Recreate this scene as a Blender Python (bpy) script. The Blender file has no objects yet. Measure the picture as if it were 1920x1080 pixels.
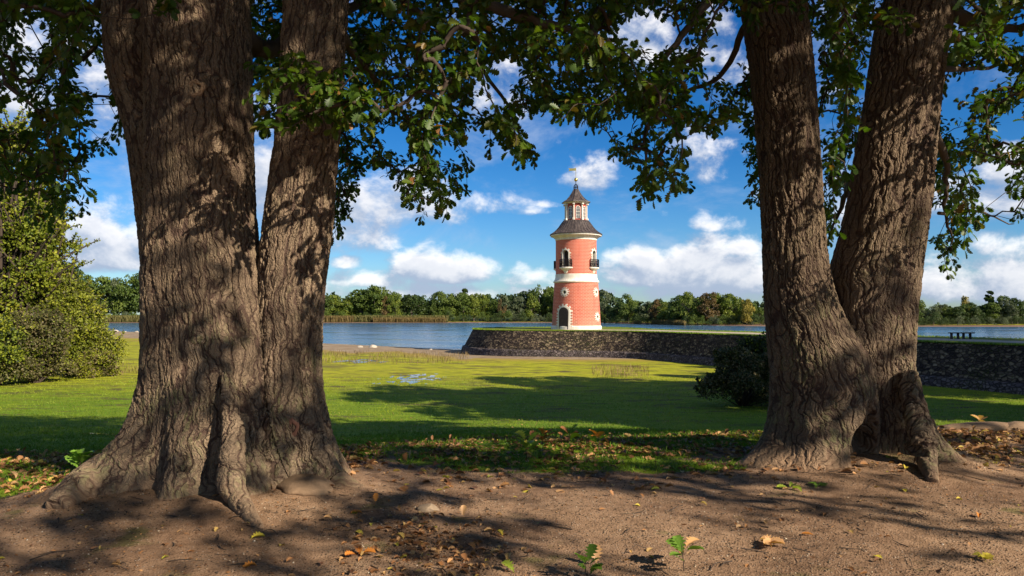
import bpy, bmesh, math, random
import numpy as np
from mathutils import Vector, Matrix
R = math.radians
random.seed(7); rng = np.random.default_rng(11)
sc = bpy.context.scene
col = sc.collection

# ---------------------------------------------------------------- camera
F = 1400.0; PITCH = math.atan(50 / F); EYE = 1.6
cam_d = bpy.data.cameras.new('camera'); cam = bpy.data.objects.new('camera', cam_d); col.objects.link(cam)
cam_d.sensor_width = 36; cam_d.lens = 36 * F / 1920; cam_d.clip_end = 6000; cam_d.clip_start = 0.05
cam.location = (0, 0, EYE); cam.rotation_euler = (math.pi / 2 + PITCH, 0, 0)
sc.camera = cam
# ---------------------------------------------------------------- sun and exposure
SUN_AZ, SUN_EL = 50.0, 31.0          # degrees from the straight-behind direction towards the right; height
SUNV = Vector((math.sin(R(SUN_AZ)) * math.cos(R(SUN_EL)), -math.cos(R(SUN_AZ)) * math.cos(R(SUN_EL)), math.sin(R(SUN_EL))))
sun_d = bpy.data.lights.new('sun', 'SUN'); sun = bpy.data.objects.new('sun', sun_d); col.objects.link(sun)
sun_d.energy = 5.0; sun_d.angle = R(0.5); sun_d.color = (1.0, 0.87, 0.70)
sun.rotation_euler = SUNV.to_track_quat('Z', 'Y').to_euler(); sun.location = (10, -10, 20)
sc.view_settings.view_transform = 'Standard'; sc.view_settings.look = 'None'
sc.view_settings.exposure = 0.88; sc.view_settings.gamma = 1.0
sc.render.engine = 'CYCLES'
sc.cycles.max_bounces = 6; sc.cycles.transparent_max_bounces = 4; sc.cycles.caustics_reflective = False; sc.cycles.caustics_refractive = False
sc.cycles.use_denoising = True

def P(px, py, D):
    """world point that lies D metres ahead at photo pixel (px, py)"""
    a = (px - 960) / F; b = -(py - 540) / F
    c, s = math.cos(PITCH), math.sin(PITCH)
    dy = c - b * s; dz = s + b * c
    return Vector((a / dy * D, D, EYE + dz / dy * D))
def proj(p):
    p = np.asarray(p, float); c, s = math.cos(PITCH), math.sin(PITCH)
    y = p[..., 1]; z = p[..., 2] - EYE
    f = y * c + z * s; u = -y * s + z * c
    f = np.where(f < 0.05, 0.05, f)
    return 960 + F * p[..., 0] / f, 540 - F * u / f

# ---------------------------------------------------------------- node helper
class NT:
    def __init__(s, tree): s.t = tree; s.n = tree.nodes; s.l = tree.links
    def new(s, typ, props=None, **ins):
        n = s.n.new(typ)
        for k, v in (props or {}).items(): setattr(n, k, v)
        for k, v in ins.items():
            k = k.replace('_', ' ')
            if k.isdigit(): k = int(k)
            s.set(n.inputs[k], v)
        return n
    def set(s, sock, v):
        if isinstance(v, bpy.types.NodeSocket): s.l.new(v, sock)
        else:
            if sock.type == 'RGBA' and not hasattr(v, '__len__'): v = (v, v, v, 1)
            elif sock.type == 'RGBA' and len(v) == 3: v = (*v, 1)
            elif sock.type == 'VECTOR' and not hasattr(v, '__len__'): v = (v, v, v)
            sock.default_value = v
    def math(s, op, a, b=0.0, c=0.0, clamp=False):
        n = s.n.new('ShaderNodeMath'); n.operation = op; n.use_clamp = clamp
        for i, v in enumerate((a, b, c)): s.set(n.inputs[i], v)
        return n.outputs[0]
    def vec(s, op, a, b=(0, 0, 0)):
        n = s.n.new('ShaderNodeVectorMath'); n.operation = op
        s.set(n.inputs[0], a); s.set(n.inputs[1], b) if op != 'SCALE' else s.set(n.inputs['Scale'], b)
        return n.outputs['Value'] if op in ('LENGTH', 'DOT_PRODUCT', 'DISTANCE') else n.outputs[0]
    def mix(s, f, a, b, blend='MIX'):
        n = s.n.new('ShaderNodeMix'); n.data_type = 'RGBA'; n.blend_type = blend
        s.set(n.inputs[0], f); s.set(n.inputs[6], a); s.set(n.inputs[7], b); return n.outputs[2]
    def ss(s, v, lo, hi, a=0.0, b=1.0, typ='SMOOTHSTEP'):
        n = s.n.new('ShaderNodeMapRange'); n.interpolation_type = typ
        for i, x in enumerate((v, lo, hi, a, b)): s.set(n.inputs[i], x)
        return n.outputs[0]
    def noise(s, v, scale, detail=4, rough=0.55, dist=0.0, out='Fac'):
        n = s.new('ShaderNodeTexNoise', None, Vector=v, Scale=scale, Detail=detail, Roughness=rough, Distortion=dist)
        return n.outputs[out]
    def attr(s, name, out='Fac'): return s.new('ShaderNodeAttribute', {'attribute_name': name}).outputs[out]
    def ramp(s, f, stops, interp='LINEAR'):
        n = s.n.new('ShaderNodeValToRGB'); n.color_ramp.interpolation = interp; e = n.color_ramp.elements
        while len(e) < len(stops): e.new(0.5)
        for i, (p, c) in enumerate(stops): e[i].position = p; e[i].color = (*c, 1)
        s.set(n.inputs[0], f); return n.outputs[0]

# ---------------------------------------------------------------- world: Nishita sky with cumulus clouds by direction
def build_world():
    w = bpy.data.worlds.new('World'); sc.world = w; w.use_nodes = True
    t = NT(w.node_tree); t.n.clear()
    sky = t.new('ShaderNodeTexSky', {'sky_type': 'NISHITA', 'sun_disc': False, 'sun_elevation': R(SUN_EL), 'sun_rotation': R(180 - SUN_AZ),
                                     'air_density': 1.0, 'dust_density': 0.3, 'ozone_density': 3.0})
    co = t.new('ShaderNodeTexCoord').outputs['Generated']
    sep = t.new('ShaderNodeSeparateXYZ', None, Vector=co)
    az = t.math('ARCTAN2', sep.outputs[0], sep.outputs[1]); el = t.math('ARCSINE', sep.outputs[2])
    # (px, py, half width px, half height px, weight)
    blobs = [(1290, 502, 185, 50, 2.6), (1230, 496, 85, 40, 1.6), (1350, 486, 100, 50, 2.0), (1300, 535, 190, 26, 1.6), (838, 498, 104, 36, 2.3), (700, 522, 70, 22, 1.3), (1080, 545, 200, 14, 1.4), (815, 478, 44, 34, 1.0), (880, 505, 55, 24, .9),
             (654, 493, 26, 11, .8), (990, 518, 62, 22, .9), (705, 528, 30, 18, .7), (770, 532, 46, 12, .7), (1365, 412, 46, 22, .8),
             (1276, 533, 30, 12, .9), (1030, 382, 22, 8, .6), (1000, 395, 26, 8, .5), (1320, 551, 200, 15, .9), (830, 545, 280, 15, .8),
             (190, 478, 90, 30, 1.5), (240, 462, 30, 14, .8), (170, 420, 170, 56, 1.2), (500, 300, 120, 120, 1.0), (720, 370, 150, 56, 1.15), (1200, 80, 80, 55, .8), (1345, 95, 60, 60, .65),
             (940, 160, 60, 60, .95), (1120, 320, 60, 26, .55), (1310, 290, 90, 40, .62), (1870, 345, 90, 56, 1.4), (1860, 520, 190, 46, 1.8), (1800, 470, 90, 36, 1.0), (640, 420, 90, 40, .6),
             (100, 150, 200, 120, .62), (900, 380, 70, 20, .5), (1520, 380, 90, 60, .6), (2300, 450, 200, 60, .9), (-400, 400, 260, 80, .9)]
    def dens(a, e, fine):
        v = t.new('ShaderNodeCombineXYZ', None, X=a, Y=t.math('MULTIPLY', e, 1.35), Z=0.0).outputs[0]
        n1 = t.noise(v, 14.0, 8, 0.60, 0.2)
        n0 = t.noise(v, 4.5, 3, 0.5)
        tot = None
        for (px, py, hw, hh, wt) in blobs:
            d = P(px, py, 100) - Vector((0, 0, EYE)); d.normalize()
            a0 = math.atan2(d.x, d.y); e0 = math.asin(d.z)
            da = t.math('MULTIPLY', t.math('SUBTRACT', a, a0), F / hw)
            de = t.math('MULTIPLY', t.math('SUBTRACT', e, e0 - hh * 0.35 / F), F / hh * .85)
            de = t.math('MAXIMUM', de, t.math('MULTIPLY', de, -1.9))       # flatter underneath
            q = t.math('ADD', t.math('MULTIPLY', da, da), t.math('MULTIPLY', de, de))
            b = t.math('MULTIPLY', t.math('SUBTRACT', 1.25, q), wt)
            tot = b if tot is None else t.new('ShaderNodeMath', {'operation': 'SMOOTH_MAX'}, **{'0': tot, '1': b, '2': 0.4}).outputs[0]
        tot = t.math('MAXIMUM', tot, -1.1)
        behind = t.ss(t.math('ABSOLUTE', a), 0.95, 1.5, 0.0, 1.1)  # extra cloud cover added out of view to whiten the fill light
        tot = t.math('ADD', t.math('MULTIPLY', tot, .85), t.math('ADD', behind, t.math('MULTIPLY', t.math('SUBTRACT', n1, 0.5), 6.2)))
        return t.math('ADD', tot, t.math('MULTIPLY', t.math('SUBTRACT', n0, 0.52), 2.6))
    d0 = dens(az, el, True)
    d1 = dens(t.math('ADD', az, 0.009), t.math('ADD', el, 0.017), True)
    lit = t.ss(t.math('SUBTRACT', d0, d1), -0.7, 1.6)
    thick = t.ss(d0, 0.2, 2.4)
    a = t.ss(d0, -0.4, 1.5)
    white = t.mix(lit, (3.3, 4.1, 5.6), (11.6, 11.1, 10.6))
    white = t.mix(t.math('MULTIPLY', thick, 0.55), white, (4.2, 4.8, 6.1))
    # deepen the blue of the clear air overhead
    hsv = t.new('ShaderNodeHueSaturation', None, Hue=0.494, Saturation=1.34, Value=1.0, Color=sky.outputs[0]).outputs[0]
    hz = t.ss(el, -.02, 0.30)
    skyc = t.mix(hz, t.mix(1.0, hsv, (0.64, 0.84, 1.12), 'MULTIPLY'), t.mix(1.0, hsv, (0.30, 0.65, 0.98), 'MULTIPLY'))
    c = t.mix(t.math('MULTIPLY', a, 0.93), skyc, white)
    v2 = t.new('ShaderNodeCombineXYZ', None, X=az, Y=t.math('MULTIPLY', el, 2.0), Z=3.0).outputs[0]
    soft = t.noise(v2, 5.5, 6, 0.62, 0.3); sa = t.ss(soft, .46, .66, 0, .34); skyc = t.mix(sa, skyc, t.mix(t.ss(soft, .5, .75), (4.0, 5.0, 6.9), (6.6, 7.2, 8.4)))
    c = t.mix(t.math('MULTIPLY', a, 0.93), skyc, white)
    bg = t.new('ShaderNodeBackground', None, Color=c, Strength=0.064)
    out = t.new('ShaderNodeOutputWorld'); t.l.new(bg.outputs[0], out.inputs[0])
    w.cycles.sampling_method = 'MANUAL'; w.cycles.sample_map_resolution = 512
build_world()

# ---------------------------------------------------------------- numpy noise
def _h(ix, iy, iz, seed):
    n = (ix * 374761393 + iy * 668265263 + iz * 2147483647 * 3 + seed * 974634777) & 0xffffffff
    n = ((n ^ (n >> 13)) * 1274126177) & 0xffffffff
    return ((n ^ (n >> 16)) & 0xffff) / 65535.0
def vnoise(x, y, z=None, seed=0):
    x = np.asarray(x, float); y = np.asarray(y, float); z = np.zeros_like(x) if z is None else np.asarray(z, float)
    ix, iy, iz = (np.floor(v).astype(np.int64) for v in (x, y, z)); fx, fy, fz = x - ix, y - iy, z - iz
    fx, fy, fz = (f * f * (3 - 2 * f) for f in (fx, fy, fz)); r = 0
    for a in (0, 1):
        for b in (0, 1):
            for c in (0, 1):
                r = r + _h(ix + a, iy + b, iz + c, seed) * (fx if a else 1 - fx) * (fy if b else 1 - fy) * (fz if c else 1 - fz)
    return r
def fbm(x, y, oct=4, seed=0):
    r = 0; a = 0.5
    for i in range(oct): r = r + a * (vnoise(x * 2 ** i, y * 2 ** i, None, seed + i) - 0.5) * 2; a *= 0.5
    return r
def sstep(x, a, b): t = np.clip((x - a) / (b - a), 0, 1); return t * t * (3 - 2 * t)

# ---------------------------------------------------------------- object helpers
def tag(o, label=None, cat=None, group=None, kind=None):
    if label: o['label'] = label
    if cat: o['category'] = cat
    if group: o['group'] = group
    if kind: o['kind'] = kind
    return o
def empty(name, loc=(0, 0, 0), rz=0.0):
    o = bpy.data.objects.new(name, None); col.objects.link(o); o.location = loc; o.rotation_euler.z = rz; o.empty_display_size = 0.2; return o
def mesh_obj(name, me, mat, parent=None, smooth=True):
    o = bpy.data.objects.new(name, me); col.objects.link(o)
    if mat: me.materials.append(mat)
    if parent: o.parent = parent
    if smooth: me.polygons.foreach_set('use_smooth', [True] * len(me.polygons))
    return o
def np_mesh(name, V, faces_flat, sizes, attrs=None):
    """V (n,3); faces_flat int array; sizes loops per polygon"""
    me = bpy.data.meshes.new(name); V = np.ascontiguousarray(V, np.float32)
    faces_flat = np.ascontiguousarray(faces_flat, np.int32); sizes = np.ascontiguousarray(sizes, np.int32)
    me.vertices.add(len(V)); me.vertices.foreach_set('co', V.ravel())
    me.loops.add(len(faces_flat)); me.loops.foreach_set('vertex_index', faces_flat)
    me.polygons.add(len(sizes)); st = np.concatenate(([0], np.cumsum(sizes)[:-1])).astype(np.int32)
    me.polygons.foreach_set('loop_start', st); me.polygons.foreach_set('loop_total', sizes)
    me.update(calc_edges=True)
    for k, v in (attrs or {}).items(): add_attr(me, k, v)
    return me
def add_attr(me, k, v):
    v = np.ascontiguousarray(v, np.float32)
    if v.ndim == 2: a = me.attributes.new(k, 'FLOAT_VECTOR', 'POINT'); a.data.foreach_set('vector', v.ravel())
    else: a = me.attributes.new(k, 'FLOAT', 'POINT'); a.data.foreach_set('value', v)
def grid_faces(nu, nv, wrap=False):
    i = np.arange(nu - 1)[:, None]; j = np.arange(nv if wrap else nv - 1)[None, :]; j2 = (j + 1) % nv
    q = np.stack(np.broadcast_arrays(i * nv + j, i * nv + j2, (i + 1) * nv + j2, (i + 1) * nv + j), -1).reshape(-1, 4)
    return q
class MB:
    """collects simple solids into one mesh"""
    def __init__(s): s.bm = bmesh.new()
    def box(s, c, size, rot=None, bevel=0.0):
        m = Matrix.Translation(c) @ (rot.to_4x4() if rot is not None else Matrix.Identity(4)) @ Matrix.Diagonal((*size, 1))
        r = bmesh.ops.create_cube(s.bm, size=1.0, matrix=m)
        if bevel:
            es = list({e for v in r['verts'] for e in v.link_edges}); bmesh.ops.bevel(s.bm, geom=es, offset=bevel, segments=1, affect='EDGES')
        return s
    def tube(s, pts, radii, seg=8, cap=True):
        pts = [Vector(p) for p in pts]; rings = []; n = len(pts)
        if not hasattr(radii, '__len__'): radii = [radii] * n
        for i, p in enumerate(pts):
            d = (pts[min(i + 1, n - 1)] - pts[max(i - 1, 0)]).normalized()
            a = d.cross(Vector((0.13, 0.21, 1)) if abs(d.z) < .9 else Vector((1, .1, 0))).normalized(); b = d.cross(a)
            rings.append([s.bm.verts.new(p + (a * math.cos(k * 2 * math.pi / seg) + b * math.sin(k * 2 * math.pi / seg)) * radii[i]) for k in range(seg)])
        for r0, r1 in zip(rings, rings[1:]):
            for k in range(seg): s.bm.faces.new((r0[k], r0[(k + 1) % seg], r1[(k + 1) % seg], r1[k]))
        if cap and seg > 2:
            s.bm.faces.new(list(reversed(rings[0]))); s.bm.faces.new(rings[-1])
        return s
    def lathe(s, prof, seg=64, phi0=0.0, c=(0, 0)):
        rings = [[s.bm.verts.new((c[0] + r * math.cos(phi0 + k * 2 * math.pi / seg), c[1] + r * math.sin(phi0 + k * 2 * math.pi / seg), z)) for k in range(seg)] for r, z in prof]
        for r0, r1 in zip(rings, rings[1:]):
            for k in range(seg): s.bm.faces.new((r0[k], r0[(k + 1) % seg], r1[(k + 1) % seg], r1[k]))
        s.bm.faces.new(list(reversed(rings[0]))); s.bm.faces.new(rings[-1]); return s
    def ball(s, c, r, seg=12, scale=(1, 1, 1)):
        bmesh.ops.create_uvsphere(s.bm, u_segments=seg, v_segments=seg // 2 + 1, radius=r, matrix=Matrix.Translation(c) @ Matrix.Diagonal((*scale, 1))); return s
    def build(s, name, mat, parent=None, smooth=False, auto=None):
        bmesh.ops.recalc_face_normals(s.bm, faces=s.bm.faces)
        me = bpy.data.meshes.new(name); s.bm.to_mesh(me); s.bm.free()
        o = mesh_obj(name, me, mat, parent, smooth)
        if auto: me.set_sharp_from_angle(angle=R(auto))
        return o

# ---------------------------------------------------------------- materials
def new_mat(name):
    m = bpy.data.materials.new(name); m.use_nodes = True; t = NT(m.node_tree); t.n.clear()
    return m, t
def finish(m, t, color, rough=0.8, bump=None, bump_str=0.5, bump_dist=0.01, metal=0.0, spec=0.3, disp=None, disp_scale=0.02, **kw):
    b = t.new('ShaderNodeBsdfPrincipled', None, Base_Color=color, Roughness=rough, Metallic=metal)
    b.inputs['Specular IOR Level'].default_value = spec
    for k, v in kw.items(): t.set(b.inputs[k.replace('_', ' ')], v)
    if bump is not None:
        n = t.new('ShaderNodeBump', None, Strength=bump_str, Distance=bump_dist, Height=bump); t.l.new(n.outputs[0], b.inputs['Normal'])
    o = t.new('ShaderNodeOutputMaterial'); t.l.new(b.outputs[0], o.inputs[0])
    if disp is not None:
        d = t.new('ShaderNodeDisplacement', None, Height=disp, Midlevel=0.6, Scale=disp_scale); t.l.new(d.outputs[0], o.inputs['Displacement'])
        m.displacement_method = 'BOTH'
    return m
def plain(name, c, rough=0.7, metal=0.0, var=0.25, scale=3.0, spec=0.3, bd=0.004):
    m, t = new_mat(name); co = t.new('ShaderNodeTexCoord').outputs['Object']
    n = t.noise(co, scale, 5, 0.6); n2 = t.noise(co, scale * 9, 4, 0.6)
    k = t.ss(t.math('ADD', t.math('MULTIPLY', n, .7), t.math('MULTIPLY', n2, .3)), 0.3, 0.7, 1 - var, 1 + var * .6, 'LINEAR')
    return finish(m, t, t.mix(1.0, c, t.new('ShaderNodeCombineXYZ', None, X=k, Y=k, Z=k).outputs[0], 'MULTIPLY'), rough, n2, 0.6, bd, metal, spec)

def bark_mat(name, dark=1.0, green=0.5):
    m, t = new_mat(name)
    v = t.attr('bark', 'Vector'); ob = t.new('ShaderNodeTexCoord').outputs['Object']
    wob = t.vec('SCALE', t.vec('SUBTRACT', t.noise(v, 3.2, 3, 0.5, 0, 'Color'), (0.5, 0.5, 0.5)), 0.20)
    wob2 = t.vec('SCALE', t.vec('SUBTRACT', t.noise(v, 14, 3, 0.6, 0, 'Color'), (0.5, 0.5, 0.5)), 0.035)
    vv = t.vec('ADD', t.vec('ADD', v, wob), wob2)
    s1 = t.vec('MULTIPLY', vv, (27.0, 27.0, 4.0)); s2 = t.vec('MULTIPLY', vv, (46.0, 46.0, 17.0))
    e1 = t.new('ShaderNodeTexVoronoi', {'feature': 'DISTANCE_TO_EDGE'}, Vector=s1, Scale=1.0, Randomness=1.0).outputs['Distance']
    e2 = t.new('ShaderNodeTexVoronoi', {'feature': 'DISTANCE_TO_EDGE'}, Vector=s2, Scale=1.0, Randomness=1.0).outputs['Distance']
    r1 = t.ss(e1, 0.0, 0.24); r2 = t.ss(e2, 0.0, 0.16)
    e3 = t.new('ShaderNodeTexVoronoi', {'feature': 'DISTANCE_TO_EDGE'}, Vector=t.vec('MULTIPLY', vv, (13.0, 13.0, 1.15)), Scale=1.0, Randomness=1.0).outputs['Distance']
    r3 = t.ss(e3, 0.0, 0.17)
    nf = t.noise(t.vec('MULTIPLY', vv, (60, 60, 22)), 1.0, 5, 0.65); nb = t.noise(t.vec('MULTIPLY', v, (3, 3, 1.2)), 1.0, 4, 0.6)
    z = t.new('ShaderNodeSeparateXYZ', None, Vector=ob).outputs[2]
    low = t.ss(z, 0.02, 0.55)                                              # bark is worn smoother on the foot of the tree
    h = t.math('ADD', t.math('ADD', t.math('ADD', t.math('MULTIPLY', r1, t.ss(nb, .38, .62, .18, .45)), t.math('MULTIPLY', r3, .55)), t.math('MULTIPLY', r2, 0.16)), t.math('MULTIPLY', nf, 0.24))
    h = t.math('MULTIPLY', h, t.ss(low, 0, 1, 0.6, 1.0))
    c = t.ramp(t.math('ADD', t.math('MULTIPLY', nf, .5), t.math('MULTIPLY', nb, .5)), [(0.30, (.085 * dark, .060 * dark, .044 * dark)), (0.5, (.178 * dark, .128 * dark, .084 * dark)), (0.72, (.28 * dark, .212 * dark, .140 * dark))])
    c = t.mix(t.ss(t.math('MINIMUM', t.math('ADD', r1, .3), r3), 0.0, 0.5), (.070 * dark, .044 * dark, .033 * dark), c)  # shade in the furrows painted into the bark colour
    c = t.mix(t.ss(r2, 0.0, 0.5, .35, 0), c, (.062 * dark, .044 * dark, .033 * dark))
    gn = t.noise(ob, 2.3, 5, 0.65)
    gm = t.math('MULTIPLY', t.ss(gn, 0.46, 0.68), t.math('MULTIPLY', t.ss(r1, .3, .9), t.ss(z, 2.6, 0.6, 0.25, 1.0)))
    c = t.mix(t.math('MULTIPLY', gm, green), c, (.20, .205, .09))
    dn = t.math('ADD', z, t.math('MULTIPLY', t.math('SUBTRACT', t.noise(ob, 3.0, 4), 0.5), 0.5))
    c = t.mix(t.ss(dn, 0.30, -0.05, 0.0, 0.85), c, (.26, .165, .100))           # dry soil rubbed on to the roots
    return finish(m, t, c, 0.92, h, 1.0, 0.006, spec=0.15, disp=h, disp_scale=0.021)

def leaf_mat(name, stops, transl=0.35, rough=0.45):
    m, t = new_mat(name)
    r = t.attr('rnd'); ob = t.new('ShaderNodeTexCoord').outputs['Object']
    c = t.ramp(r, stops)
    n = t.noise(ob, 30, 3)
    c = t.mix(t.ss(n, 0.35, 0.7, 0.0, 0.35), c, t.mix(1.0, c, (1.35, 1.2, .7), 'MULTIPLY'))
    b = t.new('ShaderNodeBsdfPrincipled', None, Base_Color=c, Roughness=rough); b.inputs['Specular IOR Level'].default_value = 0.35
    tr = t.new('ShaderNodeBsdfTranslucent', None, Color=t.mix(1.0, c, (1.3, 1.5, .55), 'MULTIPLY'))
    mx = t.new('ShaderNodeMixShader', None, Fac=transl); t.l.new(b.outputs[0], mx.inputs[1]); t.l.new(tr.outputs[0], mx.inputs[2])
    o = t.new('ShaderNodeOutputMaterial'); t.l.new(mx.outputs[0], o.inputs[0]); return m

M = {}
M['bark_a'] = bark_mat('bark_a', 1.1, 0.5); M['bark_b'] = bark_mat('bark_b', 0.84, 0.45)
M['twig'] = plain('twig', (.060, .043, .032), 0.9, bd=0.001); M['limb'] = plain('limb', (.10, .075, .055), 0.9, scale=12, bd=0.01)
OAKG = [(0.0, (.026, .058, .008)), (0.45, (.050, .100, .011)), (0.80, (.095, .145, .014)), (0.93, (.13, .12, .020)), (1.0, (.19, .085, .025))]
M['oakleaf'] = leaf_mat('oakleaf', OAKG, 0.38)
M['deadleaf'] = leaf_mat('deadleaf', [(0, (.10, .045, .020)), (.35, (.22, .10, .040)), (.6, (.40, .20, .085)), (.85, (.46, .29, .14)), (.93, (.45, .36, .05)), (1, (.16, .24, .03))], 0.15, 0.6)

# ---------------------------------------------------------------- leaves
HI = [(.015, 0.0), (.03, .13), (.17, .18), (.08, .27), (.27, .34), (.13, .43), (.37, .53), (.18, .61), (.36, .73), (.20, .78), (.25, .90), (.10, .98)]
MAPLE = [(.015, 0.0), (.02, .2), (.30, .12), (.22, .26), (.50, .38), (.34, .42), (.48, .62), (.22, .55), (.20, .74), (.10, .82)]
LO = [(.02, 0.0), (.13, .22), (.10, .32), (.26, .52), (.17, .64), (.24, .78), (.08, .97)]
OV = [(.05, 0.05), (.25, .35), (.24, .65), (.08, .95)]
def leaf_template(side, fold=0.18, curl=0.10):
    mids = [(0, 0), (.33, 0), (.66, 0), (1.0, 0)]
    V = [(0, y, -curl * 4 * (y - .4) ** 2) for y, _ in mids]
    n = len(side)
    for s in (1, -1):
        for x, y in side: V.append((s * x, y, x * fold * 2 - curl * 4 * (y - .4) ** 2 - .5 * x * x))
    A = [0, 4] + list(range(5, 4 + n)) + [3, 2, 1]; B = [0, 1, 2, 3] + list(range(4 + 2 * n - 1, 4 + n - 1, -1))
    return np.array(V), [A, B]
TPL = {'hi': leaf_template(HI), 'lo': leaf_template(LO), 'maple': leaf_template(MAPLE), 'ov': leaf_template(OV, .1, .05), 'dead': leaf_template(HI, .30, .14)}
def leaves_mesh(name, pos, dirv, up, size, rnd, kind='hi', width=1.0):
    T, faces = TPL[kind]; N = len(pos)
    y = dirv / np.maximum(np.linalg.norm(dirv, axis=1, keepdims=True), 1e-6)
    x = np.cross(y, up); x /= np.maximum(np.linalg.norm(x, axis=1, keepdims=True), 1e-6); z = np.cross(x, y)
    size = np.broadcast_to(size, (N,)); s = size[:, None, None]
    wob = 1 + 0.25 * (rng.random((N, 1, 1)) - .5); cz = (0.4 + 1.5 * rng.random((N, 1, 1)))
    V = pos[:, None, :] + s * (T[None, :, 0:1] * width * wob * x[:, None, :] + T[None, :, 1:2] * y[:, None, :] + cz * T[None, :, 2:3] * z[:, None, :])
    m = len(T); base = (np.arange(N) * m)[:, None]
    flat = np.concatenate([base + np.array(f)[None, :] for f in faces], axis=1).ravel()
    sizes = np.tile([len(f) for f in faces], N)
    return np_mesh(name, V.reshape(-1, 3), flat, sizes, {'rnd': np.repeat(rnd, m)})
def unit(v): return v / np.maximum(np.linalg.norm(v, axis=-1, keepdims=True), 1e-9)
def tubes_mesh(name, segs, seg=5):
    """segs: list of (pts (k,3), radii (k)) -> one mesh"""
    Vs, Fs, off = [], [], 0
    for pts, rad in segs:
        pts = np.asarray(pts, float); k = len(pts); rad = np.broadcast_to(rad, (k,))
        d = unit(np.gradient(pts, axis=0)); a = unit(np.cross(d, [0.31, 0.22, 0.93])); b = np.cross(d, a)
        th = np.arange(seg) * 2 * np.pi / seg
        V = pts[:, None, :] + rad[:, None, None] * (a[:, None, :] * np.cos(th)[None, :, None] + b[:, None, :] * np.sin(th)[None, :, None])
        Vs.append(V.reshape(-1, 3)); Fs.append(grid_faces(k, seg, True) + off); off += k * seg
    V = np.concatenate(Vs); Fq = np.concatenate(Fs)
    return np_mesh(name, V, Fq.ravel(), np.full(len(Fq), 4))

# ---------------------------------------------------------------- terrain
WATER = -3.9
LAKE = np.array([(90, -200), (68, 0), (58, 25), (47, 45), (38, 62), (31, 74), (25, 88), (19, 100), (9, 110), (-3, 116.5), (-8, 117.5), (-37, 145), (-129, 248), (-270, 420),
                 (-330, 500), (-220, 502), (-100, 498), (0, 503), (60, 497), (66, 455), (80, 440), (88, 392), (104, 372), (120, 352), (165, 420), (185, 345), (235, 340), (420, 330), (600, 200), (620, -200)], float)
def lake_sd(x, y):
    """signed distance to the lake outline, positive inside the lake"""
    p = np.stack([x, y], -1); d = np.full(x.shape, 1e9); ins = np.zeros(x.shape, bool); n = len(LAKE)
    for i in range(n):
        a, b = LAKE[i], LAKE[(i + 1) % n]; ab = b - a
        t = np.clip(((p - a) @ ab) / (ab @ ab), 0, 1); q = a + t[..., None] * ab
        d = np.minimum(d, np.hypot(p[..., 0] - q[..., 0], p[..., 1] - q[..., 1]))
        c = ((a[1] > y) != (b[1] > y)) & (x < (b[0] - a[0]) * (y - a[1]) / (b[1] - a[1] + 1e-12) + a[0]); ins ^= c
    return np.where(ins, d, -d)
def bank_edge(x): return np.interp(x, [-30, -12, -7, -3, 0, 3, 5.5, 8, 14, 60], [12, 8.5, 7.6, 8.6, 9.3, 9.8, 10.3, 10.7, 11.5, 13]) + 0.25 * fbm(x * .8, x * 0, 3, 5)
def ground_z(x, y):
    x = np.asarray(x, float); y = np.asarray(y, float)
    s = (y - bank_edge(x)) * np.interp(x, [4, 7], [1.0, 1.35])
    z = np.interp(s, [-50, 0, 3, 9, 19, 26, 40, 200, 900], [0.3, 0, -.45, -1.35, -2.72, -3.2, -3.38, -3.62, -3.7])
    z = z + 0.035 * fbm(x * .5, y * .5, 4, 1) + 0.022 * fbm(x * 2.6, y * 3, 3, 2) * sstep(60 - y, 0, 30) + .006 * fbm(x * 14, y * 14, 2, 12) * (y < 14)
    # soil heaped round the feet of the oaks
    z = z + 0.13 * np.exp(-(((x + 2.6) / 1.5) ** 2 + ((y - 6.8) / 1.1) ** 2) ** 1.3) + 0.12 * np.exp(-(((x - 3.9) / 1.3) ** 2 + ((y - 8.2) / .9) ** 2) ** 1.3)
    sd = lake_sd(x, y); far = (y > 300) | (x > 150)
    
    zb = np.where(sd < 0, np.where(far, WATER + 0.02 + np.minimum(-sd, 60) * .022 + np.clip(-sd - 20, 0, 200) * .02, WATER + 0.28 * (1 - np.exp(sd / 22))), WATER - np.minimum(sd * .05, 1.5) - .02)
    wd = np.interp(x, [-6, 12], [45, 5]); k = np.where(far, 1.0, sstep(sd / wd, -1, -.05))
    return z * (1 - k) + zb * k
def gz(x, y): return float(ground_z(np.array([x]), np.array([y]))[0])

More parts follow.
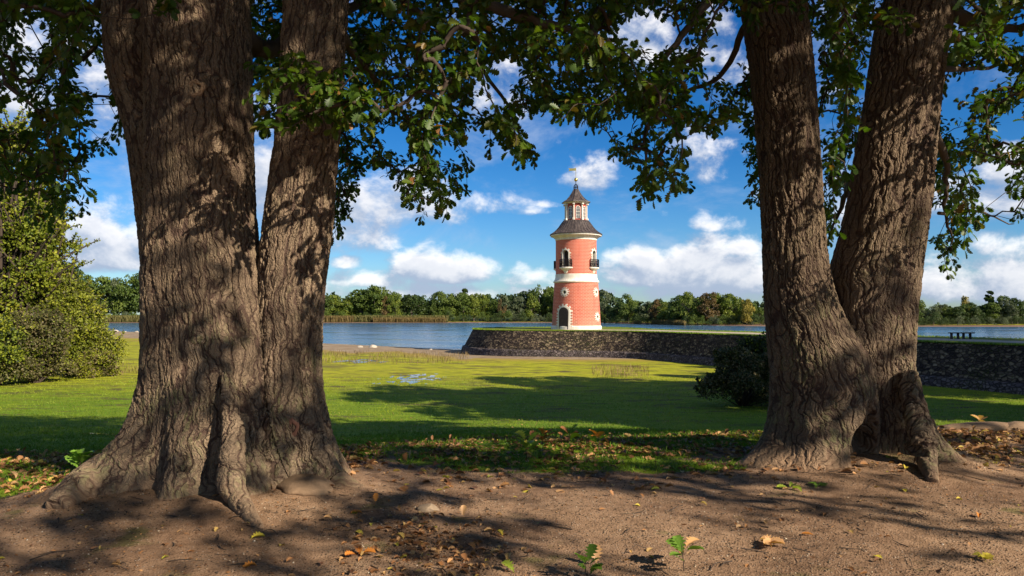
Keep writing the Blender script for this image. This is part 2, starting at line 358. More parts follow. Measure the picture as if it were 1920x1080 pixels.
def build_ground():
    ang = np.concatenate([np.arange(-180, -48, 3.0), np.arange(-48, 48, 0.16), np.arange(48, 180, 3.0)]) * np.pi / 180
    r = np.concatenate([[0.05, .6, 1.2, 2, 2.6], 3.0 * 1.0145 ** np.arange(0, 408)]); r = np.append(r, [1400, 2200, 4000])
    A, Rr = np.meshgrid(ang, r); X = Rr * np.sin(A); Y = Rr * np.cos(A); Z = ground_z(X, Y)
    V = np.stack([X, Y, Z], -1).reshape(-1, 3); f = grid_faces(len(r), len(ang), True)[:, ::-1]
    x, y = V[:, 0], V[:, 1]; sd = lake_sd(x, y)
    s = y - bank_edge(x)
    n = fbm(x * .9, y * .9, 4, 21); n2 = fbm(x * .18, y * .1, 4, 22)
    # dirt: in front of the bank edge, with a grassy tongue on the left behind the left oak
    dirt = sstep(-(s + 0.9 * np.interp(x, [-30, -4.5, -2.6, -1.6, 0, 2, 3.2, 4.2, 8], [2.6, 2.4, .3, .8, 1.7, 1.6, 1.0, .2, -.9]) + n * 1.3), -0.55, 0.75)
    dirt = np.where(y < 0, 1, dirt)
    beach = np.where((y > 300) | (x > 150), sstep(sd, -30, -8), sstep(sd + n2 * 14, -32, -6)); beach = np.where(y > 300, beach, beach * (1 - sstep(x, -4, 9) * (y < 112)))
    wallside = np.exp(-np.maximum(0, np.hypot(x - 9, y - 106) - 17) / 5.0) * ((y < 112) & (x < 22)) ; wallside = np.clip(wallside * 1.4, 0, 1)
    me = np_mesh('ground', V, f.ravel(), np.full(len(f), 4), {'dirt': dirt, 'beach': np.maximum(beach, wallside), 'dist': y, 'sd': sd})
    m, t = new_mat('ground'); ob = t.new('ShaderNodeTexCoord').outputs['Object']
    dirtA, beachA, yA = t.attr('dirt'), t.attr('beach'), t.attr('dist')
    # bare soil with crumbs and grit
    g1 = t.noise(ob, 9, 6, .6); g2 = t.noise(ob, 70, 5, .65); vo = t.new('ShaderNodeTexVoronoi', None, Vector=ob, Scale=55.0); crumbs = vo.outputs['Distance']
    cell = t.new('ShaderNodeSeparateXYZ', None, Vector=vo.outputs['Color']).outputs[0]
    soil = t.ramp(t.math('ADD', t.math('MULTIPLY', g1, .55), t.math('MULTIPLY', g2, .45)), [(.32, (.14, .085, .050)), (.48, (.28, .175, .105)), (.64, (.38, .25, .155))])
    soil = t.mix(t.ss(t.noise(ob, .7, 4), .42, .62, 0, .7), soil, t.mix(1.0, soil, (.62, .58, .58), 'MULTIPLY'))
    soil = t.mix(t.math('MULTIPLY', t.math('GREATER_THAN', cell, .93), t.ss(crumbs, .45, .2)), soil, (.42, .34, .27))
    soil = t.mix(t.math('MULTIPLY', t.math('LESS_THAN', cell, .10), t.ss(crumbs, .5, .2)), soil, (.045, .028, .02))
    moss = t.math('MULTIPLY', t.ss(t.noise(ob, 1.6, 4), .60, .70), .55); soil = t.mix(moss, soil, t.mix(g2, (.06, .075, .015), (.12, .14, .03)))
    # turf: fresh green nearby, yellower moss on the dry lake bed further out
    sx = t.vec('MULTIPLY', ob, (0.5, 1.3, 1)); p1 = t.noise(sx, .30, 5, .6); p2 = t.noise(sx, 1.6, 5, .6); p3 = t.noise(ob, 22, 4, .6)
    fresh = t.mix(t.ss(p3, .35, .65), (.050, .095, .006), (.135, .210, .010)); fresh = t.mix(t.ss(p2, .35, .7, 0, .7), fresh, (.18, .235, .012))
    bed = t.mix(t.ss(p2, .38, .62), (.190, .205, .010), (.35, .34, .020))
    bed = t.mix(t.ss(p1, .52, .64, 0, .75), bed, (.095, .070, .030))                      # damp mud showing through the moss
    fr = t.math('ADD', t.ss(yA, 38, 66), t.math('MULTIPLY', t.math('SUBTRACT', p1, .5), .8), 0, True)
    turf = t.mix(fr, fresh, bed)
    mudspot = t.math('MULTIPLY', t.ss(t.noise(t.vec('MULTIPLY', ob, (.5, 1.4, 1)), .55, 6, .7), .53, .62), t.ss(yA, 24, 40, .15, .85)); turf = t.mix(mudspot, turf, (.070, .050, .026))
    sand = t.mix(t.ss(t.noise(sx, .9, 5), .4, .62), (.30, .235, .155), (.20, .135, .075)); sand = t.mix(t.ss(yA, 300, 310), sand, (.20, .125, .085))
    ochre = t.mix(p2, (.24, .17, .03), (.30, .24, .05))
    c = t.mix(t.ss(t.math('ADD', beachA, t.math('MULTIPLY', t.math('SUBTRACT', p2, .5), .5)), .12, .42), turf, ochre)
    c = t.mix(t.ss(t.math('ADD', beachA, t.math('MULTIPLY', t.math('SUBTRACT', p2, .5), .3)), .45, .7), c, sand)
    dm = t.ss(t.math('ADD', dirtA, t.math('MULTIPLY', t.math('SUBTRACT', t.noise(ob, 4, 5, .65), .5), 1.1)), .35, .6)
    c = t.mix(dm, c, soil)
    farwood = t.math('MULTIPLY', t.ss(yA, 330, 350), t.ss(t.attr('sd'), -26, -34)); c = t.mix(farwood, c, (.035, .05, .014))
    h = t.math('ADD', t.math('MULTIPLY', g2, .6), t.math('MULTIPLY', t.ss(crumbs, .1, .5, 1, 0), t.math('MULTIPLY', cell, .8)))
    hb = t.math('ADD', t.math('MULTIPLY', h, dm), t.math('MULTIPLY', t.math('ADD', p3, t.math('MULTIPLY', p2, 2.0)), t.math('SUBTRACT', 1.0, dm)))
    finish(m, t, c, 0.95, hb, 0.9, 0.022, spec=0.12)
    tag(mesh_obj('ground', me, m), kind='structure')
build_ground()

def build_water():
    m, t = new_mat('water'); ob = t.new('ShaderNodeTexCoord').outputs['Object']
    w1 = t.noise(t.vec('MULTIPLY', ob, (.35, 1.0, 1)), 1.3, 5, .6); w2 = t.noise(t.vec('MULTIPLY', ob, (.06, .12, 1)), 1.0, 3, .5)
    c = (.040, .10, .17)
    finish(m, t, c, t.ss(w2, .35, .65, .12, .26), w1, 0.35, 0.05, spec=0.5, IOR=1.33)
    V = np.array([(-1500, 60, WATER), (1500, 60, WATER), (1500, 1500, WATER), (-1500, 1500, WATER), (-1500, 60, WATER)])
    # one rippled sheet, cut where the dry ground lies higher
    bm = bmesh.new(); bmesh.ops.create_grid(bm, x_segments=30, y_segments=30, size=700, matrix=Matrix.Translation((0, 560, WATER)))
    g2 = bmesh.ops.create_grid(bm, x_segments=10, y_segments=10, size=1, matrix=Matrix.Translation((320, -170, WATER)) @ Matrix.Diagonal((280, 30, 1, 1)))
    me = bpy.data.meshes.new('lake_water'); bm.to_mesh(me); bm.free()
    tag(mesh_obj('lake_water', me, m, None, False), kind='structure')
build_water()

# ---------------------------------------------------------------- the two old oaks
def voxel(objs, size, smooth_it=6):
    """fuse closed meshes into one skin"""
    bm = bmesh.new()
    for me in objs: bm.from_mesh(me)
    me = bpy.data.meshes.new('tmp'); bm.to_mesh(me); bm.free()
    o = bpy.data.objects.new('tmp', me); col.objects.link(o)
    md = o.modifiers.new('r', 'REMESH'); md.mode = 'VOXEL'; md.voxel_size = size
    ms = o.modifiers.new('s', 'SMOOTH'); ms.factor = 0.5; ms.iterations = smooth_it
    dg = bpy.context.evaluated_depsgraph_get(); dg.update()
    r = bpy.data.meshes.new_from_object(o.evaluated_get(dg)); bpy.data.objects.remove(o); return r
def stem(rows, D, lobes, ztop=6.6, zbot=-0.35, depth=0.95, lean=0.0, seed=0, nphi=180, nz=170):
    """rows (py, xl, xr): silhouettes read at distance D; lobes (phi, amp, h, sigma) are root buttresses. returns mesh + axis table"""
    zs = np.array([P(960, r[0], D).z for r in rows][::-1]); xl = np.array([P(r[1], r[0], D).x for r in rows][::-1]); xr = np.array([P(r[2], r[0], D).x for r in rows][::-1])
    Z = np.linspace(zbot, ztop, nz); XL = np.interp(Z, zs, xl); XR = np.interp(Z, zs, xr)
    up = Z > zs[-1]                                                          # carry the lean on above the frame
    sl = (xl[-1] - xl[-2]) / (zs[-1] - zs[-2]); sr = (xr[-1] - xr[-2]) / (zs[-1] - zs[-2])
    XL = np.where(up, xl[-1] + sl * (Z - zs[-1]) * .6, XL); XR = np.where(up, xr[-1] + sr * (Z - zs[-1]) * .6, XR)
    kk = np.ones(9) / 9; sm = lambda a: np.convolve(np.pad(a, 4, 'edge'), kk, 'valid')
    XL, XR = sm(XL), sm(XR); cx = (XL + XR) / 2; rad = (XR - XL) / 2 * .985; cy = D + lean * np.maximum(Z, 0)
    ph = np.arange(nphi) * 2 * np.pi / nphi; PH, ZZ = np.meshgrid(ph, Z)
    r = rad[:, None] * (1 + 0.035 * np.cos(3 * PH + seed + ZZ * .7) + 0.025 * np.cos(5 * PH + seed * 2 - ZZ * .9))
    for (p0, amp, h, sg) in lobes:
        dphi = (PH - R(p0) - .12 * np.sin(ZZ * 3 + p0) + np.pi) % (2 * np.pi) - np.pi
        r = r + amp * np.exp(-np.maximum(ZZ + .08, 0) / h) * np.exp(-(dphi / R(sg)) ** 2)
    X = cx[:, None] + r * np.cos(PH); Y = cy[:, None] + r * np.sin(PH) * depth
    V = np.stack([X, Y, ZZ], -1).reshape(-1, 3); f = grid_faces(nz, nphi, True)
    flat = np.concatenate([f.ravel(), np.arange(nphi)[::-1], np.arange(nphi) + (nz - 1) * nphi]); sizes = np.concatenate([np.full(len(f), 4), [nphi, nphi]])
    return np_mesh('stem', V, flat, sizes), (Z, cx, cy, rad)
def root_tube(pts, rad):
    mb = MB(); P3 = [Vector(p) for p in pts]; pp, rr = [], []
    for i in range(len(P3) - 1):
        for k in range(5):
            t = k / 5; pp.append(P3[i].lerp(P3[i + 1], t)); rr.append(rad[i] * (1 - t) + rad[i + 1] * t)
    pp.append(P3[-1]); rr.append(rad[-1])
    for i in range(2): pp = [pp[0]] + [(pp[j - 1] + pp[j] * 2 + pp[j + 1]) / 4 for j in range(1, len(pp) - 1)] + [pp[-1]]
    mb.tube(pp, rr, 12); me = bpy.data.meshes.new('root'); mb.bm.to_mesh(me); mb.bm.free(); return me
def bark_coords(me, axes, name='bark'):
    n = len(me.vertices); co = np.empty(n * 3, np.float32); me.vertices.foreach_get('co', co); co = co.reshape(-1, 3)
    best = np.full(n, 1e9); out = np.zeros((n, 3))
    for k, (Z, cx, cy, rad) in enumerate(axes):
        x0 = np.interp(co[:, 2], Z, cx); y0 = np.interp(co[:, 2], Z, cy); r0 = np.interp(co[:, 2], Z, rad)
        dx, dy = co[:, 0] - x0, co[:, 1] - y0; r = np.hypot(dx, dy); d = r / r0; ph = np.arctan2(dy, dx)
        rr = r0.mean() * (np.maximum(r, .05) / r0) ** .45
        c = np.stack([rr * np.cos(ph) + 10 * k, rr * np.sin(ph), co[:, 2] - .75 * np.maximum(r - r0, 0)], -1)
        m = d < best; best = np.where(m, d, best); out[m] = c[m]
    add_attr(me, name, out)
VOX = 0.013
def oak(name, label, group, base, stems, roots, mat, D, hollows=()):
    root = empty(name, (base[0], base[1], 0)); tag(root, label, 'tree', group)
    meshes, axes = [], []
    for st in stems:
        m, ax = stem(**st); meshes.append(m); axes.append(ax)
    for pts, rad in roots: meshes.append(root_tube(pts, rad))
    me = voxel(meshes, VOX)
    if hollows:
        n = len(me.vertices); co = np.empty(n * 3, np.float32); me.vertices.foreach_get('co', co); co = co.reshape(-1, 3)
        for (c, rx, rz, dep) in hollows:
            q = ((co[:, 0] - c[0]) / rx) ** 2 + ((co[:, 2] - c[2]) / rz) ** 2; m = (co[:, 1] < c[1] + .5) & (q < 4)
            co[m, 1] += dep * np.exp(-q[m] ** 2 * 1.5)
        me.vertices.foreach_set('co', co.ravel()); me.update()
    bark_coords(me, axes)
    me.transform(Matrix.Translation((-base[0], -base[1], 0)))
    tr = mesh_obj('trunk', me, mat, root); return root, tr, axes
DL, DR = 6.9, 8.2
def GP(px, py):
    """the ground point seen at a pixel of the near bank (level ground)"""
    y = py - 590; D = F * EYE / y; v = P(px, py, D); return Vector((v.x, v.y, gz(v.x, v.y)))
oak_l, trunk_l, ax_l = oak('oak_tree', 'massive old oak on the left, two thick stems on one wide rooted foot', 'old oaks on the bank', (-2.8, DL),
    [dict(rows=[(0, 262, 457), (100, 268, 463), (250, 275, 469), (400, 278, 477), (480, 276, 487), (560, 278, 500), (640, 282, 512), (700, 283, 520), (760, 285, 520), (850, 280, 520), (1000, 280, 520)], D=DL,
          lobes=[(196, 1.20, .29, 26), (-62, .80, .34, 27), (-100, .46, .42, 13), (-142, .40, .40, 18), (95, .6, .4, 40), (150, .5, .4, 22)], seed=1, lean=0.01),
     dict(rows=[(0, 190, 330), (60, 188, 330), (130, 194, 335), (190, 214, 345), (250, 231, 350), (400, 251, 360), (500, 264, 370), (600, 275, 380), (700, 272, 390), (760, 268, 390), (1000, 275, 390)], D=DL + .1,
          lobes=[(190, .30, .5, 35)], seed=3, lean=0.02),
     dict(rows=[(0, 530, 650), (130, 526, 641), (250, 516, 634), (400, 497, 623), (480, 486, 614), (560, 482, 606), (640, 480, 599), (720, 478, 597), (850, 485, 600), (1000, 490, 600)], D=DL + .02,
          lobes=[(-22, .92, .29, 24), (-92, .52, .34, 26), (40, .6, .35, 30), (90, .4, .4, 30)], seed=5, lean=0.015)],
    [([P(425, 700, 6.4), P(438, 820, 6.2), P(432, 905, 6.0), GP(440, 962) + Vector((0, 0, .05)), GP(488, 1000) - Vector((0, 0, .02))], [.05, .09, .12, .095, .045]),
     ([P(200, 880, 6.9), GP(150, 950) + Vector((0, 0, .08)), GP(105, 968)], [.16, .15, .10])], M['bark_a'], DL)
oak_r, trunk_r, ax_r = oak('oak_tree', 'old oak forked low into two slimmer stems, with a dark hollow between its roots', 'old oaks on the bank', (3.9, DR),
    [dict(rows=[(0, 1391, 1510), (150, 1412, 1526), (300, 1425, 1537), (400, 1430, 1542), (500, 1433, 1551), (560, 1436, 1562), (620, 1441, 1592), (660, 1447, 1622), (700, 1452, 1632), (760, 1455, 1636), (900, 1460, 1636)], D=DR,
          lobes=[(190, .82, .27, 24), (-72, .50, .36, 24), (-125, .5, .34, 24), (100, .5, .4, 40)], seed=2, lean=0.0),
     dict(rows=[(0, 1660, 1783), (40, 1646, 1781), (120, 1634, 1765), (200, 1622, 1753), (300, 1603, 1743), (390, 1590, 1736), (470, 1568, 1722), (520, 1556, 1716), (600, 1555, 1709), (650, 1552, 1706), (720, 1560, 1698), (900, 1580, 1698)], D=DR + .1,
          lobes=[(-6, .80, .30, 15), (20, .55, .4, 22), (-50, .92, .42, 18), (100, .5, .4, 40), (165, .35, .5, 30)], seed=6, lean=0.0)],
    [([P(1700, 700, 7.9), P(1722, 790, 7.65), P(1736, 840, 7.45), GP(1742, 893) + Vector((0, .05, .08)), GP(1752, 914)], [.10, .12, .125, .10, .05]),
     ([P(1735, 790, 7.9), P(1752, 838, 7.75), GP(1790, 872), GP(1822, 852)], [.09, .075, .05, .02]),
     ([P(1510, 760, 7.9), P(1530, 830, 7.7), GP(1545, 872)], [.10, .12, .08])], M['bark_b'], DR, [(P(1606, 852, 7.9), .20, .34, .42), (P(1622, 800, 7.9), .10, .26, .16), (P(1724, 846, 7.4), .042, .055, .16)])

# knot and scar on the left oak
def knot(parent, p, r, name, mat, squash=1.0):
    me = bpy.data.meshes.new(name); bm = bmesh.new(); nU, nV = 40, 14
    rings = []
    for i in range(nU):
        a = i * 2 * math.pi / nU; w = 1 + .12 * math.sin(3 * a + 1) + .08 * math.sin(5 * a)
        rings.append([bm.verts.new((math.cos(a) * w * (r + .42 * r * math.cos(b * 2 * math.pi / nV)), .38 * r * math.sin(b * 2 * math.pi / nV) - .1 * r, squash * math.sin(a) * w * (r + .42 * r * math.cos(b * 2 * math.pi / nV)))) for b in range(nV)])
    for i in range(nU):
        for k in range(nV): bm.faces.new((rings[i][k], rings[i][(k + 1) % nV], rings[(i + 1) % nU][(k + 1) % nV], rings[(i + 1) % nU][k]))
    c = bm.verts.new((0, .15 * r, 0)); inner = [rings[i][nV // 2] for i in range(nU)]
    for i in range(nU): bm.faces.new((inner[i], inner[(i + 1) % nU], c))
    bm.to_mesh(me); bm.free()
    n = len(me.vertices); co = np.empty(n * 3, np.float32); me.vertices.foreach_get('co', co); co = co.reshape(-1, 3)
    add_attr(me, 'bark', np.stack([np.hypot(co[:, 0], co[:, 2]) * 2, co[:, 1], np.arctan2(co[:, 2], co[:, 0]) * r], -1))
    o = mesh_obj(name, me, mat, parent); o.location = Vector(p) - parent.location; return o
def trunk_hit(tr, px, py):
    """first point of the trunk seen at a pixel"""
    o = Vector((0, 0, EYE)); d = (P(px, py, 10) - o).normalized(); base = tr.parent.location
    ok, loc, nrm, _ = tr.ray_cast(o - base, d); return (loc + base, nrm) if ok else (P(px, py, DL), Vector((0, -1, 0)))
bpy.context.view_layer.update()
M['scar'] = plain('scar', (.16, .075, .05), .8, scale=14)
hp, _ = trunk_hit(trunk_l, 368, 165); knot(oak_l, hp + Vector((0, .01, 0)), .058, 'knot', M['bark_a'])['label'] = 'ring shaped overgrown branch knot'
hp, _ = trunk_hit(trunk_l, 548, 803); knot(oak_l, hp + Vector((0, .012, 0)), .038, 'scar', M['scar'], 1.7)['label'] = 'reddish open scar low on the right stem'

# ---------------------------------------------------------------- mole: quay wall and its grassy top
TOPZ = -0.42
def outline():
    C = np.array((9.0, 106.0)); Rr = 14.5; pts = []
    for a in np.arange(60, 262, 4): pts.append(C + Rr * np.array((math.cos(R(a)), math.sin(R(a)))))
    pts += [np.array(p, float) for p in [(12.2, 90.2), (15.8, 86.6), (18.6, 81.5), (21.3, 74.6), (25, 65.5), (29, 57.2), (33, 48.7), (36, 39), (38, 27), (39, 8), (39, -30), (53, -30), (53, 8), (52, 30), (49, 44), (45, 54), (40, 64), (35, 75), (29, 85), (24, 93), (19.5, 100), (17.5, 112)]]
    pts = np.array(pts)
    for _ in range(2):                                                       # round the corners
        q = [];
        for i in range(len(pts)):
            a, b = pts[i], pts[(i + 1) % len(pts)]; q += [a * .75 + b * .25, a * .25 + b * .75]
        pts = np.array(q)
    seg = np.hypot(*(np.roll(pts, -1, 0) - pts).T); s = np.concatenate([[0], np.cumsum(seg)]); L = s[-1]; n = int(L / .22)
    cl = np.vstack([pts, pts[:1]]); u = np.arange(n) * L / n
    return np.stack([np.interp(u, s, cl[:, 0]), np.interp(u, s, cl[:, 1])], -1)
OUT = outline()
def poly_side(pts, x, y):
    ins = np.zeros(x.shape, bool); n = len(pts)
    for i in range(n):
        a, b = pts[i], pts[(i + 1) % n]; ins ^= ((a[1] > y) != (b[1] > y)) & (x < (b[0] - a[0]) * (y - a[1]) / (b[1] - a[1] + 1e-12) + a[0])
    return ins
def build_mole():
    T = unit(np.roll(OUT, -2, 0) - np.roll(OUT, 2, 0)); N = np.stack([T[:, 1], -T[:, 0]], -1)
    if (np.cross(OUT, np.roll(OUT, -1, 0)).sum()) < 0: N = -N
    prof = [(-.02, TOPZ - .02)] + [(1.22 * k / 14 + .0, TOPZ - .02 - 2.28 * k / 14) for k in range(1, 15)] + [(1.34, -2.73), (1.5, -2.76)] + [(1.5 + .42 * k / 8, -2.76 - 1.6 * k / 8) for k in range(1, 9)]
    Rg = np.array([[OUT + N * o, z] for o, z in prof], dtype=object)
    V = np.concatenate([np.column_stack([OUT + N * o, np.full(len(OUT), z)]) for o, z in prof]); n = len(OUT)
    f = grid_faces(len(prof), n, True)
    s = np.tile(np.arange(n) * .22, len(prof)); vv = np.repeat([z for _, z in prof], n)
    V = V + np.column_stack([np.tile(N, (len(prof), 1)) * (0.07 * fbm(s * 1.4, vv * 1.6, 3, 31) + .05 * fbm(s * .3, vv * .3, 2, 32))[:, None], .03 * fbm(s * 1.7, vv * 0, 2, 33)])
    me = np_mesh('quay_wall', V, f.ravel(), np.full(len(f), 4), {'wuv': np.stack([s, vv * 1.1, s * 0], -1)})
    m, t = new_mat('rubble_wall'); uv = t.attr('wuv', 'Vector'); ob = t.new('ShaderNodeTexCoord').outputs['Object']
    z = t.new('ShaderNodeSeparateXYZ', None, Vector=uv).outputs[1]
    wv = t.vec('ADD', uv, t.vec('SCALE', t.vec('SUBTRACT', t.noise(uv, 1.6, 3, .5, 0, 'Color'), (.5, .5, .5)), .25))
    sv = t.vec('MULTIPLY', wv, (3.0, 4.8, 1))
    vo = t.new('ShaderNodeTexVoronoi', None, Vector=sv, Scale=1.0); ed = t.new('ShaderNodeTexVoronoi', {'feature': 'DISTANCE_TO_EDGE'}, Vector=sv, Scale=1.0).outputs['Distance']
    cs = t.new('ShaderNodeSeparateXYZ', None, Vector=vo.outputs['Color']); big = t.noise(ob, .25, 4, .6); mid = t.noise(uv, 5, 5, .65)
    st = t.ramp(t.math('ADD', t.math('MULTIPLY', cs.outputs[0], .75), t.math('MULTIPLY', mid, .35)), [(.1, (.022, .017, .016)), (.45, (.055, .041, .034)), (.68, (.115, .085, .060)), (.85, (.19, .145, .09)), (1.0, (.26, .205, .14))])
    led = t.ss(z, -2.95, -3.05)
    st = t.mix(led, st, t.ramp(cs.outputs[1], [(0, (.075, .060, .062)), (1, (.19, .155, .145))]))
    mossy = t.math('MULTIPLY', t.ss(t.math('ADD', mid, t.math('MULTIPLY', big, .6)), .82, .98), .7)
    st = t.mix(mossy, st, (.055, .065, .015))
    gap = t.ss(ed, .0, .16, .25, 1); c = t.mix(gap, (.012, .010, .008), st)
    h = t.math('ADD', t.math('MULTIPLY', t.ss(ed, 0, .2), .7), t.math('MULTIPLY', mid, .35))
    finish(m, t, c, .95, h, 1.0, .09, spec=.1)
    w = mesh_obj('quay_wall', me, m); tag(w, 'long battered quay wall of dark rubble stone curving round the lighthouse to the right', 'quay wall')
    # top sheet: rings inward from the outline
    ins = [0.0, -.35, -.9, -2.2, -4.5]; rings = [OUT - N * (-o) if o == 0 else OUT + N * o for o in ins]
    bm = bmesh.new(); vr = [bm.verts.new((p[0], p[1], TOPZ + .02 + .03 * float(vnoise(p[0] * 2, p[1] * 2)))) for p in OUT[::2]]
    fc = bm.faces.new(vr); bmesh.ops.triangulate(bm, faces=[fc])
    for _ in range(1): bmesh.ops.subdivide_edges(bm, edges=[e for e in bm.edges if e.calc_length() > 3], cuts=4, use_grid_fill=True)
    me = bpy.data.meshes.new('mole_top'); bm.to_mesh(me); bm.free()
    nv = len(me.vertices); co = np.empty(nv * 3, np.float32); me.vertices.foreach_get('co', co); co = co.reshape(-1, 3)
    o = mesh_obj('mole_top', me, None); tag(o, kind='structure')
    m, t = new_mat('mole_top'); ob = t.new('ShaderNodeTexCoord').outputs['Object']
    # path runs 6 m in from the front edge: distance to the path centre line is found from a few straight pieces
    pl = [(9, 99), (17, 95), (25.5, 80), (33, 64), (38, 52), (42, 38), (45, 20), (46, -30)]
    dm = None; sp = t.new('ShaderNodeSeparateXYZ', None, Vector=ob); flat = t.new('ShaderNodeCombineXYZ', None, X=sp.outputs[0], Y=sp.outputs[1], Z=0.0).outputs[0]
    for a, b in zip(pl, pl[1:]):
        a3, b3 = Vector((*a, 0)), Vector((*b, 0)); ab = b3 - a3; ap = t.vec('SUBTRACT', flat, tuple(a3))
        k = t.math('DIVIDE', t.vec('DOT_PRODUCT', ap, tuple(ab)), ab.length_squared, 0, True)
        d = t.vec('LENGTH', t.vec('SUBTRACT', ap, t.vec('SCALE', tuple(ab), k))); dm = d if dm is None else t.math('MINIMUM', dm, d)
    n = t.noise(ob, 1.2, 5, .6); pm = t.ss(t.math('ADD', dm, t.math('MULTIPLY', t.math('SUBTRACT', n, .5), 1.2)), 2.4, 1.9)
    c = t.mix(pm, t.mix(n, (.07, .11, .012), (.20, .22, .03)), t.mix(t.noise(ob, 20, 4), (.30, .25, .18), (.44, .38, .28)))
    finish(m, t, c, .95, t.noise(ob, 25, 4), .8, .02, spec=.1); me.materials.append(m)
    # turf overhanging the coping, tufts along the edge
    E = OUT[(OUT[:, 1] > 20)]; k = 26000; i = rng.integers(0, len(E), k); j = (i + 1) % len(E)
    Ne = N[(OUT[:, 1] > 20)][i]; p = E[i] + unit(Ne) * (rng.random((k, 1)) * -.9 + .12)
    pos = np.column_stack([p, np.full(k, TOPZ - .02)]); d = np.column_stack([rng.normal(0, .35, (k, 2)) + Ne * .35, rng.random(k) * .8 + .35])
    g = leaves_mesh('grass', pos, d, rng.normal(0, 1, (k, 3)), .10 + .12 * rng.random(k), rng.random(k), 'ov', .35)
    tag(mesh_obj('grass', g, M['grassblade']), kind='stuff')
M['grassblade'] = leaf_mat('grassblade', [(0, (.045, .11, .006)), (.5, (.115, .215, .010)), (1, (.29, .33, .025))], .3, .6)
M['drygrass'] = leaf_mat('drygrass', [(0, (.16, .11, .05)), (1, (.34, .25, .13))], .3, .7)
build_mole()

# bench on the mole
def build_bench():
    p = P(1803, 636, 61.0); zb = TOPZ + .03; r = empty('bench', (p.x, 61.0, zb), R(4)); tag(r, 'dark backless plank bench standing alone on the quay, far right', 'bench')
    m = plain('bench_wood', (.035, .026, .022), .8)
    mb = MB(); mb.box((0, -.1, .50), (2.05, .16, .08), bevel=.01); mb.box((0, .1, .50), (2.05, .16, .08), bevel=.01); mb.build('seat', m, r)
    for x in (-.86, -.30, .17, .74):
        b = MB(); b.box((x, 0, .235), (.07, .26, .47), bevel=.01); b.build('leg', m, r)
build_bench()

